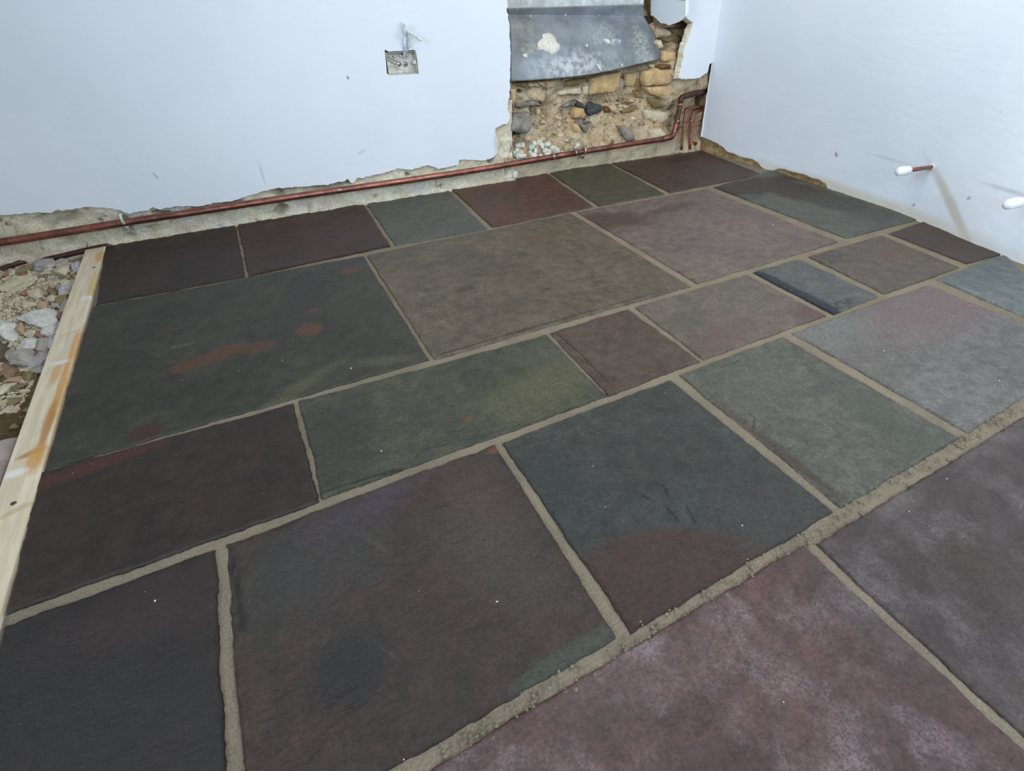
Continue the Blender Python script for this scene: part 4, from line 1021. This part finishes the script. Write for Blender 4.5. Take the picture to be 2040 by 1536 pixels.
# ------------------------------------------------------------------ pit with rubble left of the timber
def soil_mat():
    N = NT('brown_soil')
    c = N.mix(N.rng(N.noise(12, 6, .65), .36, .64), srgb(132, 112, 82), srgb(104, 86, 60))
    c = N.mix(N.rng(N.noise(45, 5, .7), .58, .70, 0, .7), c, srgb(170, 154, 126))
    c = N.mix(1.0, c, N.mix(N.rng(N.noise(160, 3, .7), .3, .7), (.7,)*3+(1,), (1.2,)*3+(1,)), 'MULTIPLY')
    c = N.patch(c, fl(60, 600, -.05), .7, .30, 0, srgb(186, 172, 146), .9, soft=.75, wob=.6)
    N.bump(N.noise(60, 6, .72), 1.0, .010); return N.done(c, .95, .15)
M_SOIL = soil_mat()
def pit_z(x, y):
    t = np.clip((y-1.1)/(YB-1.1), 0, 1)
    return -.075+.045*t*t*(3-2*t)
gx = np.arange(XL, TBX-.012, .012); gy = np.arange(YF, YB+.05, .012)
X, Y = np.meshgrid(gx, gy)
Z = pit_z(X, Y)+.012*fbm(X, Y, .4, 9, 5, .6)+.005*ridge(X, Y, 1.4, 26, 3)
_h = fl(4, 702, -.06); Z = Z - .07*np.exp(-(((X-_h[0])/.03)**2+((Y-_h[1])/.045)**2))
Z = np.where(X > xb-.02, np.minimum(Z, -.05), Z)
ground = structure(mesh('ground', np.stack([X, Y, Z], -1).reshape(-1, 3), gridfaces(len(gx), len(gy)), M_SOIL), 'bare brown soil of the dug out floor left of the timber')

def rub_mat(n, a, b): return simple_mat('rubble_'+n, a, b, 30, .9, .6, .005, .2)
RM = {'white': rub_mat('white', srgb(222, 220, 212), srgb(202, 200, 194)), 'grey': rub_mat('grey', srgb(184, 178, 168), srgb(160, 152, 144)),
      'cream': rub_mat('cream', srgb(212, 202, 176), srgb(190, 178, 150)), 'tan': rub_mat('tan', srgb(202, 170, 142), srgb(182, 150, 122)),
      'red': rub_mat('red', srgb(172, 126, 106), srgb(148, 106, 90)), 'brown': rub_mat('brown', srgb(150, 128, 104), srgb(126, 106, 84)),
      'olive': rub_mat('olive', srgb(154, 138, 100), srgb(132, 118, 86)), 'lilac': rub_mat('lilac', srgb(188, 182, 182), srgb(166, 159, 159)),
      'blue': rub_mat('blue', srgb(204, 208, 213), srgb(188, 192, 197)), 'dark': rub_mat('dark', srgb(88, 60, 52), srgb(70, 48, 44))}
def rock_mesh(name, w, d, h, ang, seed, boxy=.5, tiltx=0.0, sub=3):
    rg = random.Random(seed)
    bm = bmesh.new(); bmesh.ops.create_icosphere(bm, subdivisions=sub, radius=1)
    # cut the ball with random planes: broken faces
    planes = []
    for k in range(12):
        n = Vector((rg.gauss(0, 1), rg.gauss(0, 1), rg.gauss(0, .8))).normalized(); planes.append((n, rg.uniform(.42, .8)))
    R = Matrix.Rotation(ang, 3, 'Z') @ Matrix.Rotation(tiltx, 3, 'X')
    for v in bm.verts:
        p = v.co.copy()
        for n, dd in planes:
            q = p.dot(n)
            if q > dd: p -= n*(q-dd)
        p *= 1.3+.22*float(perlin(p.x*3+seed, p.y*3, p.z*3))
        v.co = R @ Vector((p.x*w/2, p.y*d/2, p.z*h/2))
    me = bpy.data.meshes.new(name); bm.to_mesh(me); bm.free(); return me
_rs = [100]
def rubble(px, py, w, h, kind, label, name='rubble_stone', ang=None, group=None, lift=0.0, tall=1.0, cat='rubble'):
    """px, py: middle of the stone in view; w, h its apparent size"""
    z = -.03
    for _ in range(4):
        p = fl(px, py, z); z = float(pit_z(p[0], p[1]))+.012+lift
    m = np.dot(p-EYE, FWD)/F*1.05
    ww = w*m; hh = h*m
    sy = math.sin(abs(math.atan2(S-z, np.linalg.norm(p[:2]))))
    dd = hh*.75/max(sy, .35); ht = hh*.75*tall
    _rs[0] += 1
    a = ang if ang is not None else random.uniform(-.4, .4)
    me = rock_mesh(name, ww, dd, ht, 0.25-a*.3, _rs[0], sub=2 if max(w, h) < 18 else 3)
    o = link(name, me, RM[kind], smooth=False); o.location = (p[0], p[1], z+ht*.1)
    if a: o.rotation_euler = (0, a*.6, 0)
    return tag(o, label, cat, group)
RB = [(86,634,68,34,'white','largest white slab of broken plaster in the rubble'),
 (16,660,34,36,'white','second largest white lump, at the picture edge below the large slab'),
 (40,655,22,26,'tan','pinkish tan brick chip leaning on the white lump at the edge'),
 (61,666,24,12,'cream','small cream lump right of the pinkish tan chip'),
 (58,689,42,26,'white','angular bright white lump below the brick chips'),
 (81,669,15,13,'red','left of two small brick red chips beneath the white slab'),
 (96,676,18,13,'red','right of two small brick red chips beneath the white slab'),
 (95,658,30,15,'white','flat white flake just under the large white slab'),
 (104,668,20,9,'white','thin white sliver above the right brick chip'),
 (120,655,22,24,'lilac','pale lilac grey stone touching the timber, lower of two'),
 (87,692,28,28,'grey','crumbly grey lump right of the angular white lump'),
 (108,688,20,30,'blue','tall bluish white lump against the timber'),
 (90,710,23,18,'grey','rounded grey lump under the crumbly grey lump'),
 (26,711,24,28,'grey','grey brown lump beside the dark hollow'),
 (47,718,36,32,'grey','large rounded grey lump above the dark gap'),
 (76,721,32,18,'lilac','smooth lilac grey lump right of the large grey lump'),
 (82,735,27,13,'grey','flat grey flake low against the timber'),
 (16,731,22,15,'brown','brown pebble under the grey brown lump'),
 (30,757,35,13,'tan','flat pinkish tan pebble low in the heap'),
 (20,745,36,15,'brown','long brown stone above the flat pinkish pebble'),
 (58,753,22,18,'olive','olive brown pebble at the foot of the heap'),
 (14,775,32,15,'cream','pale cream stone lowest of the heap'),
 (38,771,26,9,'brown','flat earthy flake beside the lowest cream stone'),
 (2,739,18,18,'tan','pinkish pebble cut off by the picture edge'),
 (30,800,22,10,'olive','upper of the three flakes lying on bare soil'),
 (62,817,20,9,'olive','middle of the three flakes lying on bare soil'),
 (31,851,15,12,'olive','lowest of the three flakes lying on bare soil, by the shoe'),
 (125,543,24,30,'cream','upright cream shard near the top of the rubble'),
 (77,588,22,32,'cream','tall flat cream shard in the middle of the rubble'),
 (93,543,20,12,'cream','small cream lump left of the upright shard'),
 (46,547,13,9,'red','right of two orange chips under the old pipe'),
 (12,548,15,8,'red','left of two orange chips under the old pipe'),
 (106,569,15,15,'tan','tan orange chip beside the pinkish grey lump'),
 (124,579,23,20,'lilac','pinkish grey lump in the middle of the rubble'),
 (151,569,21,19,'lilac','mauve grey lump touching the timber near its far end'),
 (138,576,15,18,'grey','grey lump between the mauve and pinkish lumps'),
 (106,585,17,17,'brown','brown lump below the tan orange chip'),
 (124,600,26,22,'olive','rounded olive brown stone left of the timber'),
 (104,597,16,14,'cream','cream chip left of the olive brown stone'),
 (63,609,25,13,'cream','flat cream pebble above the large white slab'),
 (86,610,23,12,'tan','orange tan pebble above the large white slab'),
 (108,608,16,10,'grey','small grey chip above the brick piece'),
 (138,611,26,28,'lilac','pale lilac grey slab touching the timber, upper of two'),
 (127,628,22,13,'red','brick red piece wedged by the timber'),
 (127,637,18,10,'dark','dark brick piece under the brick red one'),
 (152,531,22,18,'blue','bluish white lump near the far end of the timber'),
 (162,543,13,11,'grey','small grey lump beside the timber far end'),
 (87,531,40,20,'lilac','wide mauve grey lump under the old pipe'),
 (52,538,30,18,'olive','olive lump under the old pipe at the left'),
 (121,526,30,14,'grey','pale grey lump under the old pipe nearest the timber'),
 (56,556,30,20,'cream','cream wedge shaped lump above the layered plaster'),
 (18,570,38,15,'cream','wide cream lump at the edge in the upper rubble'),
 (54,583,22,9,'red','reddish flat chip in the middle left of the rubble'),
 (40,574,50,11,'cream','long layered plaster flake in the upper rubble')]
for r in RB: rubble(*r)
# plain lumps that nothing tells apart
GR = 'plain lumps scattered through the rubble'
for k in range(210):
    py = 535+240*random.random()**1.25; xmax = 185-(py-500)*.42-6
    px = random.uniform(-30, max(10, xmax))
    if px < 26 and 684 < py < 728: continue
    rubble(px, py, random.uniform(7, 15), random.uniform(5, 11), (kd := random.choice(['cream', 'cream', 'grey', 'white', 'brown', 'cream'])),
           'small plain %s lump among the rubble left of the timber' % kd, group='plain %s lumps scattered through the rubble' % kd, lift=-.004)
bm = bmesh.new()
for k in range(3800):
    py = 528+300*random.random()**1.6; px = random.uniform(-60, max(5, 185-(py-500)*.42-4))
    if px < 24 and 686 < py < 728: continue
    z = -.05
    p = fl(px, py, z); z = float(pit_z(p[0], p[1])); p = fl(px, py, z)
    crumb(bm, (p[0], p[1], z+.008), random.choice([.002, .003, .004, .005, .007]), flat=.8)
o = bm_obj('rubble_grit', bm, RM['cream'], smooth=False); tag(o, 'fine plaster grit lying between the rubble lumps and soil', 'grit', kind='stuff')

# lumps of white plaster heaped in the recess
lab = 'white crumbly plaster lump heaped at the left foot of the recess'
Z8 = [(270,490,60),(330,480,55),(420,500,60),(500,440,60),(540,490,70),(600,470,70),(640,520,60),(700,540,70),(740,570,60),(590,590,70),(520,610,60),(450,590,70),(410,560,60),(260,540,60),(290,590,70),(340,590,60),(300,480,50),(560,540,60),(610,545,55),(670,500,50),(240,575,55),(470,540,50),(160,540,50),(560,630,60)]
def lump(zx, zy, zw, mat, label, group):
    px, py = 980+zx/5.368, 200+zy/5.368
    off = -.05
    for _ in range(5):
        q = bw(px, py, off); off = float(core_off(q[0], q[2]))+.016
    w = zw/5.368*np.dot(q-EYE, FWD)/F*1.1
    _rs[0] += 1
    me = rock_mesh('plaster_lump', w, w*.9, w*.85, random.uniform(0, 3), _rs[0], sub=2)
    o = link('plaster_lump', me, mat, smooth=False); o.location = on_back(q[0], q[2], off)
    return tag(o, label, 'plaster lump', group)
for zx, zy, zw in Z8: lump(zx, zy, zw, MS['white'], lab, 'white plaster lumps in the recess')
lump(420, 515, 75, MS['mint'], 'greenish plaster lump among the white ones in the recess', None)
lump(455, 470, 60, MS['white'], 'topmost pale lump leaning on the recess heap', None)
lump(905, 490, 60, MS['white'], 'pale plaster lump above the pipe clip, upper of two', None)
lump(950, 560, 60, MS['white'], 'pale plaster lump above the pipe clip, lower of two', None)
lump(215, 780, 70, MS['white'], 'white chip on the ledge under the pipe below the recess', None).location = tuple(map(float, bw(1025, 348, .014)))

# ------------------------------------------------------------------ shoe beside the timber
def shoe_mat():
    N = NT('mauve_grey_suede')
    c = N.mix(N.rng(N.noise(30, 5, .65), .35, .65), srgb(172, 160, 156), srgb(150, 139, 138))
    c = N.mix(N.rng(N.noise(60, 4, .7), .58, .7, 0, .4), c, srgb(200, 192, 188))
    N.bump(N.noise(160, 4, .7), .35, .003); return N.done(c, .85, .2)
M_SHOE = shoe_mat(); M_SOLE = simple_mat('dark_sole', srgb(60, 52, 56), srgb(48, 42, 46), 30, .8, .3); M_LACE = simple_mat('blue_lace', srgb(70, 96, 140), srgb(50, 74, 116), 60, .7, .3)
tip = fl(50, 866, -.03); ys = tip[1]-.004; xs = tip[0]-.022; zs = float(pit_z(xs, ys))+.016
xe = xb-.003
root = empty('shoe', (xs, ys-.13, zs)); tag(root, 'mauve grey shoe toe with blue lace poking in beside the timber', 'shoe')
n = 26; L = .28
def sec(t):                                  # t 0 at the toe, 1 at the heel
    wv = .050*min(1, (t/.26)**.62)*(1-.25*max(0, (t-.35))*1.2); hv = .045*min(1, (t/.14)**.6)+.035*max(0, min(1, (t-.25)/.4))
    return wv, hv
bm = bmesh.new(); rings = []; m = 18
for i in range(n+1):
    t = .004+.996*i/n; wv, hv = sec(t)
    if t > .93: wv *= (1-(t-.93)/.07*.5)
    cx = xe-wv*1.03-.012*max(0, t-.3); y = ys-L*t; ring = []
    for k in range(m):
        a = math.pi*2*k/m
        ring.append(bm.verts.new((cx+wv*math.cos(a)*(1-.1*max(0, math.sin(a))), y, zs+.014+max(-.004, hv*math.sin(a)))))
    rings.append(ring)
for a, b in zip(rings, rings[1:]):
    for k in range(m): bm.faces.new((a[k], a[(k+1) % m], b[(k+1) % m], b[k]))
bm.faces.new(rings[0]); bm.faces.new(rings[-1][::-1])
keep(bm_obj('upper', bm, M_SHOE), root)
bm = bmesh.new(); ra = []
for z in (zs, zs+.014):
    lo = []
    for i in range(n+1):
        t = .0+i/n; wv, _ = sec(max(t, .004)); lo.append((xe-.012*max(0, t-.3), ys+.003-L*1.01*t))
    for i in range(n, -1, -1):
        t = .0+i/n; wv, _ = sec(max(t, .004)); lo.append((xe-wv*2.06-.012*max(0, t-.3), ys+.003-L*1.01*t))
    ra.append([bm.verts.new((x, y, z)) for x, y in lo])
q = len(ra[0])
for k in range(q): bm.faces.new((ra[0][k], ra[0][(k+1) % q], ra[1][(k+1) % q], ra[1][k]))
bm.faces.new(ra[0][::-1]); bm.faces.new(ra[1])
keep(bm_obj('sole', bm, M_SOLE), root)
def top_at(t, s):
    wv, hv = sec(t); a = math.pi/2-s
    return (xe-wv*1.03-.012*max(0, t-.3)+wv*math.cos(a), ys-L*t, zs+.014+hv*math.sin(a)+.001)
keep(tube_obj('lace', smooth_path([top_at(.17, -.05), top_at(.22, -.15), top_at(.28, -.30), top_at(.34, -.42), top_at(.42, -.5)], 5), .0035, M_LACE, n=8), root)['label'] = 'blue lace across the toe'
keep(tube_obj('eyelet', smooth_path([top_at(.15, -.22), top_at(.135, -.10), top_at(.155, .02), top_at(.18, -.08)], 4), .0022, M_STEEL, n=8), root)['label'] = 'pale metal eyelet'
